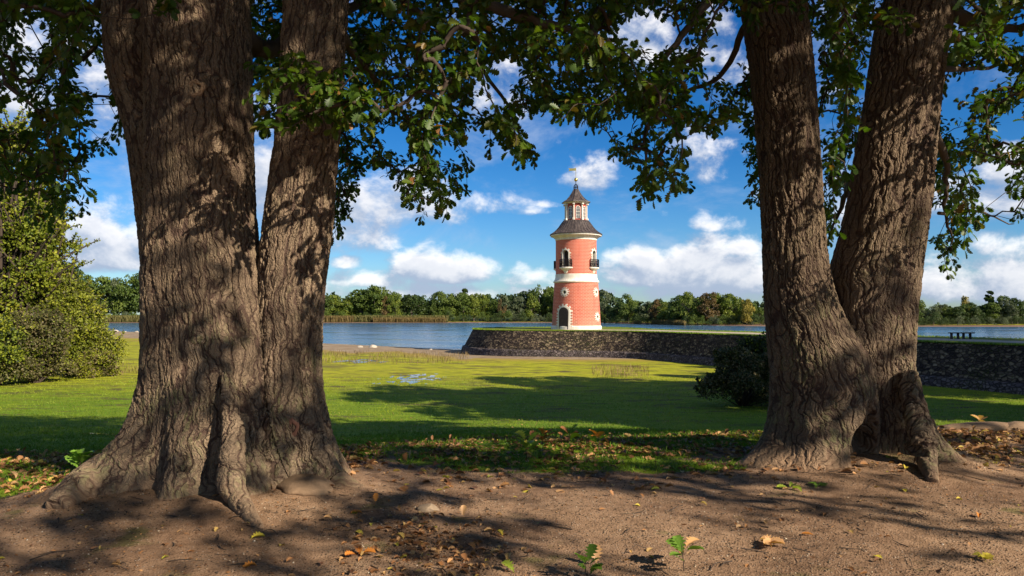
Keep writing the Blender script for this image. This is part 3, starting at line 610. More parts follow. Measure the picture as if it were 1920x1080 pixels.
# ---------------------------------------------------------------- lighthouse
def build_lighthouse():
    D = 103.0; PX = D / F                                                     # metres per photo pixel there
    Zt = lambda py: P(1080, py, D).z
    c = P(1080.6, 610, D); z0 = TOPZ
    root = empty('lighthouse', (c.x, D, z0)); tag(root, 'round pink brick lighthouse with white bands, slate roofs and a glazed lantern', 'lighthouse')
    Z = lambda py: Zt(py) - z0
    look = math.atan2(-D, -c.x)                                               # direction towards the camera
    ang = lambda deg: look + R(deg)                                          # +deg turns to the viewer's right
    white, t = new_mat('tower_white'); ob = t.new('ShaderNodeTexCoord').outputs['Object']
    n = t.noise(ob, 1.3, 5, .6); st = t.noise(t.vec('MULTIPLY', ob, (5, 5, .5)), 1.0, 4)
    finish(white, t, t.mix(t.ss(t.math('MULTIPLY', n, st), .16, .42), (.62, .57, .47), (.80, .76, .67)), .8, t.noise(ob, 14, 4), .3, .01)
    def brick_mat(sc_=1.0):
        m, t = new_mat('tower_brick'); uv = t.attr('buv', 'Vector'); ob = t.new('ShaderNodeTexCoord').outputs['Object']
        b = t.new('ShaderNodeTexBrick', {'offset': .5}, Vector=uv, Color1=(.52, .098, .055, 1), Color2=(.40, .062, .038, 1), Mortar=(.70, .44, .33, 1), Scale=1.0, Mortar_Size=.019, Mortar_Smooth=.2, Bias=-.1, Brick_Width=.46, Row_Height=.19)
        n = t.noise(ob, .8, 5, .6)
        c = t.mix(t.ss(n, .35, .68, 0, .25), b.outputs['Color'], (.52, .16, .10)); c = t.mix(t.ss(t.noise(t.vec('MULTIPLY', ob, (2, 2, .3)), 1.0, 5, .65), .50, .70, 0, .5), c, (.30, .085, .06)); zt_ = t.new('ShaderNodeSeparateXYZ', None, Vector=ob).outputs[2]; c = t.mix(t.math('MULTIPLY', t.ss(zt_, 2.2, .3), t.noise(ob, 2.5, 5, .65)), c, (.40, .24, .17))
        return finish(m, t, c, .85, b.outputs['Fac'], -.4, .02, spec=.2)
    brick = brick_mat(); slate, t = new_mat('tower_roof'); ob = t.new('ShaderNodeTexCoord').outputs['Object']
    n = t.noise(t.vec('MULTIPLY', ob, (3, 3, .5)), 1.2, 5, .65)
    finish(slate, t, t.mix(t.ss(n, .35, .65), (.032, .025, .024), (.085, .066, .058)), .6, n, .5, .02)
    glass = plain('tower_glass', (.03, .04, .05), .15, spec=.6); wood = plain('tower_door_wood', (.02, .016, .014), .7); iron = plain('iron', (.015, .013, .014), .5, .2)
    gold = plain('gilding', (.85, .55, .14), .28, 1.0, .1); darkin = plain('tower_inside', (.03, .02, .016), .9); wframe = plain('window_frame', (.74, .70, .62), .6)
    HW, HC = -30.0, 59.0
    r_low = lambda z: 45.6 * PX + (41 - 45.6) * PX * (z - Z(610)) / (Z(530) - Z(610)); r_up = lambda z: 38.2 * PX
    def wall_mesh(name, za, zb, rf, cuts):
        n, k = 160, 24; Zs = np.linspace(za, zb, k); V = []
        mb = MB(); mb.lathe([(rf(z), z) for z in Zs], 96); me = bpy.data.meshes.new(name); mb.bm.to_mesh(me); mb.bm.free()
        # hollow it
        mi = MB(); mi.lathe([(rf(za) - .5, za - 1), (rf(zb) - .5, zb + 1)], 48)
        o = mesh_obj(name, me, brick, root, False); cutters = []
        ci = bpy.data.meshes.new('c'); bmesh.ops.recalc_face_normals(mi.bm, faces=mi.bm.faces); mi.bm.to_mesh(ci); mi.bm.free(); cutters.append(ci)
        for (deg, zc, w, h, kind) in cuts:
            bm = bmesh.new(); pts = arch_pts(w, h, kind); r = rf(zc)
            fr = [bm.verts.new((1.0, x, z + zc)) for x, z in pts]; bk = [bm.verts.new((r + 2.0, x, z + zc)) for x, z in pts]
            bm.faces.new(fr); bm.faces.new(list(reversed(bk)))
            for i in range(len(pts)): bm.faces.new((fr[i], bk[i], bk[(i + 1) % len(pts)], fr[(i + 1) % len(pts)]))
            bmesh.ops.recalc_face_normals(bm, faces=bm.faces); cm = bpy.data.meshes.new('c'); bm.to_mesh(cm); bm.free(); cm.transform(Matrix.Rotation(ang(deg), 4, 'Z')); cutters.append(cm)
        objs = []
        for cm in cutters:
            co = bpy.data.objects.new('cut', cm); col.objects.link(co); co.parent = root; objs.append(co)
            md = o.modifiers.new('b', 'BOOLEAN'); md.operation = 'DIFFERENCE'; md.solver = 'EXACT'; md.object = co
        dg = bpy.context.evaluated_depsgraph_get(); dg.update(); nm = bpy.data.meshes.new_from_object(o.evaluated_get(dg)); o.modifiers.clear(); o.data = nm
        for co in objs: bpy.data.objects.remove(co)
        nv = len(nm.vertices); a = np.empty(nv * 3, np.float32); nm.vertices.foreach_get('co', a); a = a.reshape(-1, 3)
        ph = (np.arctan2(a[:, 1], a[:, 0]) - look + 2 * np.pi) % (2 * np.pi); ph = np.where(ph > np.pi, ph - 2 * np.pi, ph)
        add_attr(nm, 'buv', np.stack([ph * 3.0, a[:, 2], 0 * ph], -1)); nm.polygons.foreach_set('use_smooth', [True] * len(nm.polygons)); nm.set_sharp_from_angle(angle=R(30)); return o
    def arch_pts(w, h, kind, n=12):
        if kind == 'round': return [(w / 2 * math.cos(a), w / 2 * math.sin(a)) for a in np.linspace(0, 2 * math.pi, 20, endpoint=False)]
        r = w / 2; p = [(-r, -h / 2), (r, -h / 2)]
        return p + [(r * math.cos(a), h / 2 - r + r * math.sin(a)) for a in np.linspace(0, math.pi, n)]
    dz0, dz1 = Z(616.6), Z(576.4); dw = 1.42; door = (HW, (dz0 + dz1) / 2, dw, dz1 - dz0, 'arch')
    uz0, uz1 = Z(502.6), Z(471.5); uw = .86; wins = [(a, (uz0 + uz1) / 2, uw, uz1 - uz0, 'arch') for a in (HW, HC, HW - 90, HC + 90)]
    ocs = [(HW, Z(548.8)), (HC, Z(548.8)), (HC, Z(594.3)), (HW - 90, Z(548.8)), (HW - 90, Z(594.3))]
    wall_mesh('lower_wall', Z(611), Z(529.5), r_low, [door] + [(a, z, .50, 0, 'round') for a, z in ocs])
    wall_mesh('upper_wall', Z(516), Z(451), r_up, wins)
    mb = MB(); mb.lathe([(47.4 * PX, -.15), (47.4 * PX, Z(612)), (46.2 * PX, Z(610.3))], 96)                 # plinth, notched at the door below
    mb.build('plinth', white, root, True, 30)
    mb = MB(); mb.lathe([(40.2 * PX, Z(531.5)), (42.8 * PX, Z(530.2)), (43.0 * PX, Z(528.3)), (41.4 * PX, Z(526.5)), (40 * PX, Z(524)), (39.2 * PX, Z(521)), (39.0 * PX, Z(516)), (38.9 * PX, Z(515)), (37 * PX, Z(514.6))], 96); mb.build('string_course', white, root, True, 30)
    mb = MB(); mb.lathe([(38.0 * PX, Z(452)), (38.9 * PX, Z(451.6)), (39.1 * PX, Z(448.5)), (40.5 * PX, Z(447.8)), (42 * PX, Z(446.5)), (44.5 * PX, Z(444.6)), (47.8 * PX, Z(443.8)), (48.0 * PX, Z(441.6)), (46 * PX, Z(441.2))], 96); mb.build('cornice', white, root, True, 30)
    # concave lower roof with standing seams
    prof = [(49.3, 441.6), (49.2, 440.4), (45.5, 438.3), (41, 435.2), (37, 431.5), (33, 427), (29.5, 422), (26.2, 417.5), (23.6, 414.6), (20, 414.4)]
    roof = MB().lathe([(r * PX, Z(y)) for r, y in prof], 96).build('roof', slate, root, True, 35)
    sm = MB()
    for k in range(40):
        a = k * 2 * math.pi / 40; sm.tube([(r * PX * math.cos(a), r * PX * math.sin(a), Z(y) + .02) for r, y in prof[1:9]], .028, 5)
    sm.build('roof_seam', slate, roof)
    # lantern, eight sided
    lz0, lz1 = Z(414.8), Z(383); R8 = 19.6 * PX; corner0 = -11.0
    lw = plain('lantern_red', (.36, .07, .045), .8, scale=5)
    lan = MB(); lan.lathe([(R8, lz0), (R8, lz1 + .1)], 8, ang(corner0)); lant = lan.build('lantern', lw, root)
    MB().lathe([(R8 + .10, lz0 - .05), (R8 + .10, lz0 + .14), (R8, lz0 + .16)], 8, ang(corner0)).build('lantern_sill', lw, lant)
    ap = R8 * math.cos(math.pi / 8)
    for k in range(8):
        a = ang(corner0 + 45 * k); ca = Vector((math.cos(a), math.sin(a), 0)); q = Matrix.Rotation(a, 3, 'Z')
        b = MB(); h = lz1 - lz0
        b.box(ca * (R8 + .05) + Vector((0, 0, lz0 + h / 2)), (.19, .16, h), q, .02)
        b.box(ca * (R8 + .10) + Vector((0, 0, lz0 + .16)), (.36, .28, .32), q, .02); b.box(ca * (R8 + .12) + Vector((0, 0, lz1 - .12)), (.42, .28, .2), q, .03)
        b.build('pilaster', white, lant)
        a2 = ang(corner0 + 45 * k + 22.5); q2 = Matrix.Rotation(a2, 3, 'Z'); n2 = Vector((math.cos(a2), math.sin(a2), 0)); tt = Vector((-math.sin(a2), math.cos(a2), 0))
        wz0, wz1, ww = lz0 + .25, lz1 - .42, .56; hh = wz1 - wz0
        def face_poly(name, pts, off, thick, mat, par):
            bm = bmesh.new(); A = [bm.verts.new(n2 * (ap + off) + tt * x + Vector((0, 0, z))) for x, z in pts]; B = [bm.verts.new(n2 * (ap + off - thick) + tt * x + Vector((0, 0, z))) for x, z in pts]
            bm.faces.new(A); bm.faces.new(list(reversed(B)))
            for i in range(len(pts)): bm.faces.new((A[i], B[i], B[(i + 1) % len(pts)], A[(i + 1) % len(pts)]))
            bmesh.ops.recalc_face_normals(bm, faces=bm.faces); me = bpy.data.meshes.new(name); bm.to_mesh(me); bm.free(); return mesh_obj(name, me, mat, par, False)
        zc = (wz0 + wz1) / 2
        gl = face_poly('window_pane', [(x, z + zc) for x, z in arch_pts(ww, hh, 'arch')], .03, .05, glass, lant)
        fr = MB()
        ap_ = arch_pts(ww, hh, 'arch'); loop = [n2 * (ap + .05) + tt * x + Vector((0, 0, z + zc)) for x, z in ap_] ; fr.tube(loop + [loop[0]], .045, 5, False)
        fr.box(n2 * (ap + .045) + Vector((0, 0, zc)), (.04, .05, hh), q2)
        for zz in (-.30, 0.05, .40): fr.box(n2 * (ap + .045) + Vector((0, 0, zc + zz * hh * .8)), (.04, ww, .04), q2)
        fr.build('window_frame', wframe, lant)
    MB().lathe([(R8 + .1, lz1 - .02), (R8 + .30, lz1 + .08), (R8 + .48, lz1 + .16), (R8 + .50, lz1 + .28), (R8, lz1 + .30)], 8, ang(corner0)).build('lantern_cornice', white, lant)
    pr2 = [(27.6, 380.8), (27.4, 379.9), (22.5, 377.6), (17.5, 373.8), (13.2, 369.2), (9.5, 364), (6.3, 358.8), (4.1, 354.8), (2.5, 354.5)]
    ur = MB().lathe([(r * PX, Z(y)) for r, y in pr2], 8, ang(corner0)).build('upper_roof', slate, root)
    rb = MB()
    for k in range(8):
        a = ang(corner0 + 45 * k); rb.tube([(r * PX * math.cos(a), r * PX * math.sin(a), Z(y) + .02) for r, y in pr2[1:8]], .035, 5)
    rb.build('roof_hip', slate, ur)
    # iron crown, ball and vane
    cr = MB(); cr.tube([(0, 0, Z(355.5)), (0, 0, Z(340))], .05, 6)
    for k in range(8):
        a = k * math.pi / 4; cr.tube([(3.9 * PX * math.cos(a), 3.9 * PX * math.sin(a), Z(355)), (4.0 * PX * math.cos(a), 4.0 * PX * math.sin(a), Z(350)), (2.8 * PX * math.cos(a), 2.8 * PX * math.sin(a), Z(346.8)), (.3 * PX * math.cos(a), .3 * PX * math.sin(a), Z(345.5))], .035, 5)
    cr.lathe([(4.2 * PX, Z(351.2)), (4.2 * PX, Z(350.6)), (3.9 * PX, Z(350.6))], 16); cr.build('iron_crown', iron, root)
    MB().ball((0, 0, Z(337)), 3.5 * PX, 20).build('gilded_ball', gold, root, True)
    v = MB(); v.tube([(0, 0, Z(334)), (0, 0, Z(314))], .035, 6)
    fw, fh = 14 * PX, 5.0 * PX; zt = Z(315.5); th = .03
    bm = v.bm; pts = [(0, 0), (0, -fh * .9), (-fw * .78, -fh), (-fw * 1.0, -fh * 1.15), (-fw * .86, -fh * .5), (-fw * 1.0, fh * .05), (-fw * .8, -.02)]
    A = [bm.verts.new((x, th, zt + z)) for x, z in pts]; B = [bm.verts.new((x, -th, zt + z)) for x, z in pts]; bm.faces.new(A); bm.faces.new(list(reversed(B)))
    for i in range(len(pts)): bm.faces.new((A[i], A[(i + 1) % len(pts)], B[(i + 1) % len(pts)], B[i]))
    v.build('weather_vane', gold, root)
    # door, windows and their toothed white surrounds (bent to the wall)
    def bent(pts_in, pts_out, deg, rf, off, thick, mb):
        q = [];
        for ring, o in ((pts_in, off), (pts_out, off), (pts_out, -thick), (pts_in, -thick)):
            vs = []
            for x, z in ring:
                r = rf(z); a = ang(deg) + math.asin(max(-1, min(1, x / r))); vs.append(mb.bm.verts.new(((r + o) * math.cos(a), (r + o) * math.sin(a), z)))
            q.append(vs)
        n = len(pts_in)
        for a, b in ((0, 1), (1, 2), (2, 3), (3, 0)):
            for i in range(n): mb.bm.faces.new((q[a][i], q[a][(i + 1) % n], q[b][(i + 1) % n], q[b][i]))
    def offs(pts, d, zc, tooth=None):
        out = []; n = len(pts)
        for i in range(n):
            p, a, b = Vector(pts[i]), Vector(pts[i - 1]), Vector(pts[(i + 1) % n]); tg = (b - a).normalized(); nn = Vector((tg.y, -tg.x)); dd = d if tooth is None else d * (1.0 if i % 4 < 2 else tooth)
            out.append((p.x + nn.x * dd, p.y + nn.y * dd + zc))
        return out
    def dense(pts, step, drop_bottom=True):
        out = []; n = len(pts)
        for i in range(n):
            a, b = Vector(pts[i]), Vector(pts[(i + 1) % n]); k = max(1, int(round((b - a).length / step)))
            for j in range(k): out.append(tuple(a.lerp(b, j / k)))
        return out
    def resamp(pts, n):
        P2 = np.array(pts + [pts[0]]); s = np.concatenate([[0], np.cumsum(np.hypot(*np.diff(P2, axis=0).T))]); u = np.arange(n) * s[-1] / n
        return list(zip(np.interp(u, s, P2[:, 0]), np.interp(u, s, P2[:, 1])))
    def surround(par, deg, zc, w, h, kind, rf, band, tooth, nt):
        p = resamp(arch_pts(w, h, kind, 24), nt * 4); ins = [(x, z + zc) for x, z in p]; mid = offs(p, band, zc)
        mb = MB(); bent(ins, mid, deg, rf, .09, .35, mb)
        # teeth: alternate long and short quoins
        for i in range(0, nt * 4, 4):
            idx = [i, i + 1, i + 2]; q = p; up = [offs(p, band * .6, zc)[k % len(p)] for k in idx]; uo = [offs(p, band + tooth, zc)[k % len(p)] for k in idx]
            if kind != 'round' and min(z for _, z in uo) < zc - h / 2 + .02: 
                uo = [(x, max(z, zc - h / 2)) for x, z in uo]
                if abs(uo[0][0]) < w / 2 and abs(uo[2][0]) < w / 2 and uo[0][1] < zc: continue
            bent(up + up[::-1][:0], uo, deg, rf, .07, .2, mb)
        return mb.build('surround', white, par)
    def panel(name, deg, zc, w, h, kind, rad, mat, par, thick=.08):
        bm = bmesh.new(); a = ang(deg); n = Vector((math.cos(a), math.sin(a), 0)); tt = Vector((-math.sin(a), math.cos(a), 0)); pts = arch_pts(w, h, kind)
        A = [bm.verts.new(n * rad + tt * x + Vector((0, 0, z + zc))) for x, z in pts]; B = [bm.verts.new(n * (rad - thick) + tt * x + Vector((0, 0, z + zc))) for x, z in pts]
        bm.faces.new(A); bm.faces.new(list(reversed(B)))
        for i in range(len(pts)): bm.faces.new((A[i], B[i], B[(i + 1) % len(pts)], A[(i + 1) % len(pts)]))
        bmesh.ops.recalc_face_normals(bm, faces=bm.faces); me = bpy.data.meshes.new(name); bm.to_mesh(me); bm.free(); return mesh_obj(name, me, mat, par, False)
    dr = panel('door', HW, door[1], dw + .06, door[3], 'arch', r_low(1.0) - .22 + .30, wood, root); dr['label'] = 'dark boarded arched door'
    bd = MB(); a = ang(HW); n_ = Vector((math.cos(a), math.sin(a), 0)); tt = Vector((-math.sin(a), math.cos(a), 0)); q = Matrix.Rotation(a, 3, 'Z')
    for k in range(9):
        x = -dw / 2 + dw * (k + .5) / 9; hh = door[3] / 2 - dw / 2 + math.sqrt(max(0, (dw / 2) ** 2 - x * x)) + door[3] / 2
        bd.box(n_ * (r_low(1) + .10) + tt * x + Vector((0, 0, dz0 + hh / 2)), (.04, .07, hh - .05), q)
    bd.build('door_batten', plain('batten', (.055, .045, .040), .7), dr)
    surround(dr, HW, door[1], dw + .02, door[3], 'arch', lambda z: r_low(max(z, Z(611))) + .07, .24, .24, 22)
    for (a, zc, w, h, k) in wins:
        wn = panel('window', a, zc, w + .04, h, 'arch', r_up(0) - .34, darkin, root)
        surround(wn, a, zc, w, h, 'arch', r_up, .16, .17, 18)
        fr = MB(); aa = ang(a); nn = Vector((math.cos(aa), math.sin(aa), 0)); t2 = Vector((-math.sin(aa), math.cos(aa), 0)); qq = Matrix.Rotation(aa, 3, 'Z')
        fr.box(nn * (r_up(0) - .30) + Vector((0, 0, zc)), (.05, .06, h), qq); fr.box(nn * (r_up(0) - .30) + Vector((0, 0, zc + .35)), (.05, w, .06), qq)
        fr.build('window_frame', wood, wn)
        # balcony
        r0 = r_up(0); zf = uz0 - .02; half = R(26)
        def arc(rad, z, n=11, hf=half): return [Vector((0, 0, 0)) + Vector((r0 * math.cos(aa), r0 * math.sin(aa), z)) + Vector((rad * math.cos(aa + b), rad * math.sin(aa + b), 0)) for b in np.linspace(-math.pi / 2, math.pi / 2, n)]
        bm = bmesh.new(); rg = []
        for rad, z in [(.97, zf), (1.0, zf - .04), (.98, zf - .16), (.78, zf - .22), (.66, zf - .34), (.42, zf - .46), (.34, zf - .62), (.26, zf - .80)]:
            ring = []
            for v_ in arc(rad, z): 
                d_ = v_ - Vector((r0 * math.cos(aa), r0 * math.sin(aa), z)); lat = d_.dot(t2); dep = d_.dot(nn); v2 = nn * (r0 + dep * .74 - .12) + t2 * lat * 1.02 + Vector((0, 0, z)); ring.append(bm.verts.new(v2))
            rg.append(ring)
        for x0, x1 in zip(rg, rg[1:]):
            for i in range(len(x0) - 1): bm.faces.new((x0[i], x0[i + 1], x1[i + 1], x1[i]))
            bm.faces.new((x0[-1], x0[0], x1[0], x1[-1]))
        bm.faces.new(rg[0]); bm.faces.new(list(reversed(rg[-1]))); bmesh.ops.recalc_face_normals(bm, faces=bm.faces)
        me = bpy.data.meshes.new('balcony'); bm.to_mesh(me); bm.free(); bal = mesh_obj('balcony', me, white, root, False)
        rl = MB()
        def rail_pt(b, z): return nn * (r0 + math.cos(b) * .94 * .74 - .10) + t2 * (math.sin(b) * .94) + Vector((0, 0, z))
        bs = np.linspace(-math.pi / 2, math.pi / 2, 25)
        for z in (zf + .12, zf + .80, zf + 1.05): rl.tube([rail_pt(b, z) for b in bs], .035, 5)
        for b in bs: rl.tube([rail_pt(b, zf), rail_pt(b, zf + 1.05)], .024, 4)
        for b0, b1 in zip(bs[::2], bs[2::2]): rl.tube([rail_pt(b0, zf + .2), rail_pt((b0 + b1) / 2, zf + .75), rail_pt(b1, zf + .2)], .02, 4)
        rl.build('railing', iron, bal)
    for a, zc in ocs:
        wn = panel('round_window', a, zc, .54, 0, 'round', r_low(zc) - .25, darkin, root)
        surround(wn, a, zc, .50, 0, 'round', r_low, .20, .22, 12)
build_lighthouse()

# ---------------------------------------------------------------- bushes and far trees
def fmat(name, a, b, c):
    return leaf_mat(name, [(0, a), (.5, b), (1, c)], .25, .6)
FM = {'dark': fmat('foliage_dark', (.018, .038, .009), (.038, .068, .013), (.07, .10, .018)),
      'mid': fmat('foliage_mid', (.035, .065, .010), (.075, .115, .016), (.13, .17, .024)),
      'lime': fmat('foliage_lime', (.055, .085, .010), (.11, .15, .016), (.19, .22, .03)),
      'gold': fmat('foliage_gold', (.11, .10, .015), (.22, .18, .025), (.34, .27, .05)),
      'rust': fmat('foliage_rust', (.055, .040, .014), (.105, .070, .022), (.16, .105, .035)),
      'grey': fmat('foliage_grey', (.050, .070, .035), (.085, .11, .055), (.13, .16, .085))}
M['ftrunk'] = plain('far_trunk', (.11, .09, .07), .9)
def crown_points(n, W, H, z0, nl, seed, shape='round'):
    """leaf positions and outward directions on a heap of uneven clumps"""
    g = np.random.default_rng(seed); cs, rs = [], []
    for i in range(nl):
        u = g.random(); zz = u
        prof = {'round': math.sin(math.pi * (.12 + .80 * u)) ** .6, 'cone': (1 - u) ** .8 * .95 + .08, 'spire': .35 + .6 * math.sin(math.pi * u) ** .7, 'bush': math.cos(u * 1.45) ** .55}[shape]
        a = g.random() * 6.283; r = W / 2 * prof * (g.random() ** .45) * .80
        cs.append((r * math.cos(a), r * math.sin(a), z0 + H * (.06 + .86 * zz))); rs.append(W * (.13 + .10 * g.random()) * (1 if shape != 'spire' else .8) * (1.0 - .35 * u))
    cs, rs = np.array(cs), np.array(rs); k = g.choice(nl, n, p=rs ** 2 / (rs ** 2).sum()); d = unit(g.normal(size=(n, 3))); d[:, 2] = np.where(d[:, 2] < -.4, -d[:, 2], d[:, 2]); d = unit(d)
    rad = rs[k] * (.72 + .42 * g.random(n)) ; p = cs[k] + d * rad[:, None] * np.array([1, 1, .85]); p[:, 2] = np.maximum(p[:, 2], z0 * .5)
    return p, d, k, g
def crown_mesh(name, n, W, H, z0, nl, seed, leaf, shape='round', kind='ov', width=1.5):
    p, d, k, g = crown_points(n, W, H, z0, nl, seed, shape)
    up = unit(d + g.normal(0, .6, d.shape)); dv = np.cross(up, g.normal(size=d.shape)); tone = g.random(nl)
    rnd = np.clip(tone[k] * .65 + g.random(n) * .4 - .02, 0, 1)
    return leaves_mesh(name, p, dv, up, leaf * (.6 + .8 * g.random(n)), rnd, kind, width)
def trunk_mesh(name, H, r, W, seed, split=4):
    g = random.Random(seed); segs = [([(0, 0, -.5), (0, 0, H * .3), (g.uniform(-.3, .3), g.uniform(-.3, .3), H * .8)], [r, r * .8, r * .25])]
    for i in range(split):
        a = g.random() * 6.28; z = H * (.2 + .4 * g.random()); segs.append(([(0, 0, z), (math.cos(a) * W * .18, math.sin(a) * W * .18, z + H * .15), (math.cos(a) * W * .32, math.sin(a) * W * .32, z + H * .28)], [r * .5, r * .3, r * .1]))
    return tubes_mesh(name, segs, 6)
PROTO = {}
def proto(i, shape):
    """unit tree 10 m tall, 8 m wide (spire narrower)"""
    key = (i, shape)
    if key not in PROTO:
        W = {'round': 8.5, 'cone': 4.6, 'spire': 3.0, 'bush': 16}[shape]; z0 = {'round': 1.2, 'cone': .8, 'spire': .6, 'bush': .1}[shape]
        PROTO[key] = (crown_mesh('crown', 3600 if shape != 'bush' else 3000, W, 10 - z0, z0, 30 if shape == 'round' else 24, 100 + i * 7, .38, shape), trunk_mesh('trunk', 8, .28, W, i))
    return PROTO[key]
CM = {}
def far_tree(x, y, z, h, tone, shape, i, label, cat='tree', group='trees along the far shore', name=None, wide=1.0):
    key = (i, shape, tone); cme, tme = proto(i, shape)
    if key not in CM: m2 = cme.copy(); m2.materials.clear(); m2.materials.append(FM[tone]); CM[key] = m2
    nm = name or {'round': 'broadleaf_tree', 'cone': 'conifer', 'spire': 'poplar', 'bush': 'shrub'}[shape]
    r = empty(nm, (x, y, z), random.random() * 6.28); tag(r, label, cat, group); s = h / 10
    c = bpy.data.objects.new('crown', CM[key]); col.objects.link(c); c.parent = r; c.scale = (s * wide, s * wide, s)
    if shape != 'bush':
        if not tme.materials: tme.materials.append(M['ftrunk'])
        t = bpy.data.objects.new('trunk', tme); col.objects.link(t); t.parent = r; t.scale = (s, s, s)
    return r
def shore_dist(px):
    return np.interp(px, [-200, 130, 1020, 1132, 1150, 1200, 1290, 1430, 1470, 1700, 1950, 2300], [505, 505, 500, 470, 455, 430, 368, 352, 400, 338, 342, 350])
TOPS = ([-100, 130, 165, 200, 265, 400, 560, 600, 640, 665, 690, 712, 735, 765, 800, 850, 900, 960, 1000, 1030, 1080, 1130, 1170, 1196, 1235, 1262, 1290, 1340, 1390, 1425, 1450, 1600, 1710, 1760, 1850, 1920, 2100],
        [500, 504, 522, 516, 514, 535, 545, 543, 552, 556, 536, 536, 552, 550, 552, 545, 549, 545, 536, 530, 535, 545, 553, 560, 556, 564, 552, 552, 556, 572, 570, 575, 576, 574, 570, 562, 566])
def where(px):
    for lim, w in ((280, 'left of the big left oak'), (480, 'hidden behind the big left oak'), (700, 'just right of the left oak'), (860, 'beyond the open water'), (1035, 'just left of the lighthouse'), (1240, 'just right of the lighthouse'), (1440, 'beyond the quay beside the right oak'), (1700, 'behind the right oak')):
        if px < lim: return w
    return 'right of the right oak'
TONEW = {'dark': 'dark green', 'mid': 'mid green', 'lime': 'yellow green', 'gold': 'golden yellow', 'rust': 'rust brown', 'grey': 'grey green'}
def build_far_shore():
    g = random.Random(5)
    def top_h(px, D, z, py): return max(3.0, P(px, py, D).z - z)
    # front line of the wood
    px = 120.0
    while px < 2060:
        if 285 < px < 470 or 1462 < px < 1560: px += 30; continue
        D = float(shore_dist(px)) + g.uniform(24, 32); x = P(px, 600, D).x; z = gz(x, D); py = float(np.interp(px, *TOPS)) + g.choice([-3, 0, 3, 8, 14]) + g.uniform(-1, 3)
        h = top_h(px, D, z, py); far_r = px > 1700
        tone = g.choice(['mid', 'mid', 'mid', 'dark', 'dark', 'lime', 'grey'] if not far_r else ['dark', 'dark', 'mid', 'grey'])  # far right trees get darker greens, cloud shadow put into their colour
        if 1290 < px < 1430: tone = g.choice(['mid', 'lime', 'mid', 'rust' if px < 1330 else 'lime'])
        if 600 < px < 700: tone = g.choice(['mid', 'lime', 'mid'])
        wide = g.uniform(.55, 1.25)
        far_tree(x, D, z, h, tone, 'round', g.randrange(7), f'{TONEW[tone]} rounded tree on the far shore, {where(px)}', wide=wide)
        px += h * wide * 8.5 / 10 * F / D * g.uniform(.38, .62)
    # low shrubs at the foot of the wood
    px = 130.0
    while px < 2040:
        if 285 < px < 470 or 1470 < px < 1690: px += 30; continue
        D = float(shore_dist(px)) + g.uniform(15, 19); x = P(px, 600, D).x; z = gz(x, D); h = g.uniform(3.5, 7.5) * (1 if px < 1130 else .8)
        tone = g.choice(['dark', 'mid', 'mid', 'grey', 'dark'] if px < 1700 else ['dark', 'dark', 'grey'])  # far right shrubs darker too, the same cloud shadow in their tones
        far_tree(x, D, z, h, tone, 'bush', g.randrange(5), f'low {TONEW[tone]} shrub on the far shore, {where(px)}', 'shrub', 'shrubs along the far shore', wide=.8)
        px += h * 1.28 * F / D * g.uniform(.5, .8)
    # single trees that stand out
    for (q, py, dd, tone, shape, i, lab, wd) in [
        (702, 535, 22, 'mid', 'round', 2, 'tallest round crowned tree on the far shore right of the left oak', 1.0), (742, 552, 20, 'lime', 'round', 3, 'bright yellow green tree on the far shore above the reeds', .8),
        (940, 560, 22, 'rust', 'round', 1, 'rust red tree in the dark wood left of the lighthouse', .6), (722, 556, 19, 'rust', 'round', 4, 'brownish tree low in the wood above the reed bed', .5),
        (872, 540, 40, 'dark', 'cone', 0, 'small pointed dark conifer poking above the wood left of the lighthouse', 1.0),
        (1230, 562, 22, 'rust', 'round', 4, 'brown leaved tree on the far shore right of the lighthouse', .8), (1290, 549, 24, 'lime', 'round', 5, 'tall loose pale green tree on the far shore beyond the quay', .7),
        (1330, 549, 22, 'rust', 'round', 3, 'olive brown tree in the wood beyond the quay', .8), (1400, 562, 16, 'gold', 'round', 6, 'yellowing tree at the near end of the wood, left of the right oak', .8),
        (1432, 553, 30, 'dark', 'cone', 1, 'tall dark conifer touching the left edge of the right oak', .9),
        (1857, 543, 34, 'dark', 'spire', 0, 'lone dark poplar rising above the wood on the far right', 1.1), (1811, 555, 34, 'gold', 'round', 2, 'golden tree rising above the dark wood on the far right', .55),
        (1726, 563, 34, 'lime', 'round', 0, 'pale yellow tree top just right of the right oak', .55), (1762, 567, 30, 'lime', 'round', 1, 'yellow green rounded tree top on the far right wood', .8), (1882, 556, 30, 'mid', 'round', 5, 'broad mid green tree beside the lone poplar', .9)]:
        D = float(shore_dist(q)) + dd; x = P(q, 600, D).x; z = gz(x, D); far_tree(x, D, z, top_h(q, D, z, py), tone, shape, i, lab, wide=wd)
    # the wood behind reads as one mass
    Vp = []; Vd = []; Vr = []; gg = np.random.default_rng(9)
    px = 60.0
    while px < 2150:
        for row in range(2):
            D = float(shore_dist(px)) + 42 + row * 16 + g.uniform(-4, 4); x = P(px + row * 9, 600, D).x; z = gz(x, D); h = top_h(px, D, z, float(np.interp(px, *TOPS)) + g.uniform(2, 10))
            if D - shore_dist(px) > 0:
                p, d, k, _ = crown_points(420, h * .8, h * .85, h * .12, 14, g.randrange(9999)); Vp.append(p + [x, D, z]); Vd.append(d); Vr.append(np.clip(gg.random() * .8 + gg.normal(0, .12, len(p)), 0, 1))
        px += 22
    p, d, r = np.concatenate(Vp), np.concatenate(Vd), np.concatenate(Vr); up = unit(d + gg.normal(0, .6, d.shape)); dv = np.cross(up, gg.normal(size=d.shape))
    me = leaves_mesh('far_wood', p, dv, up, 1.9 * (.6 + .8 * gg.random(len(p))), r, 'ov', 1.5)
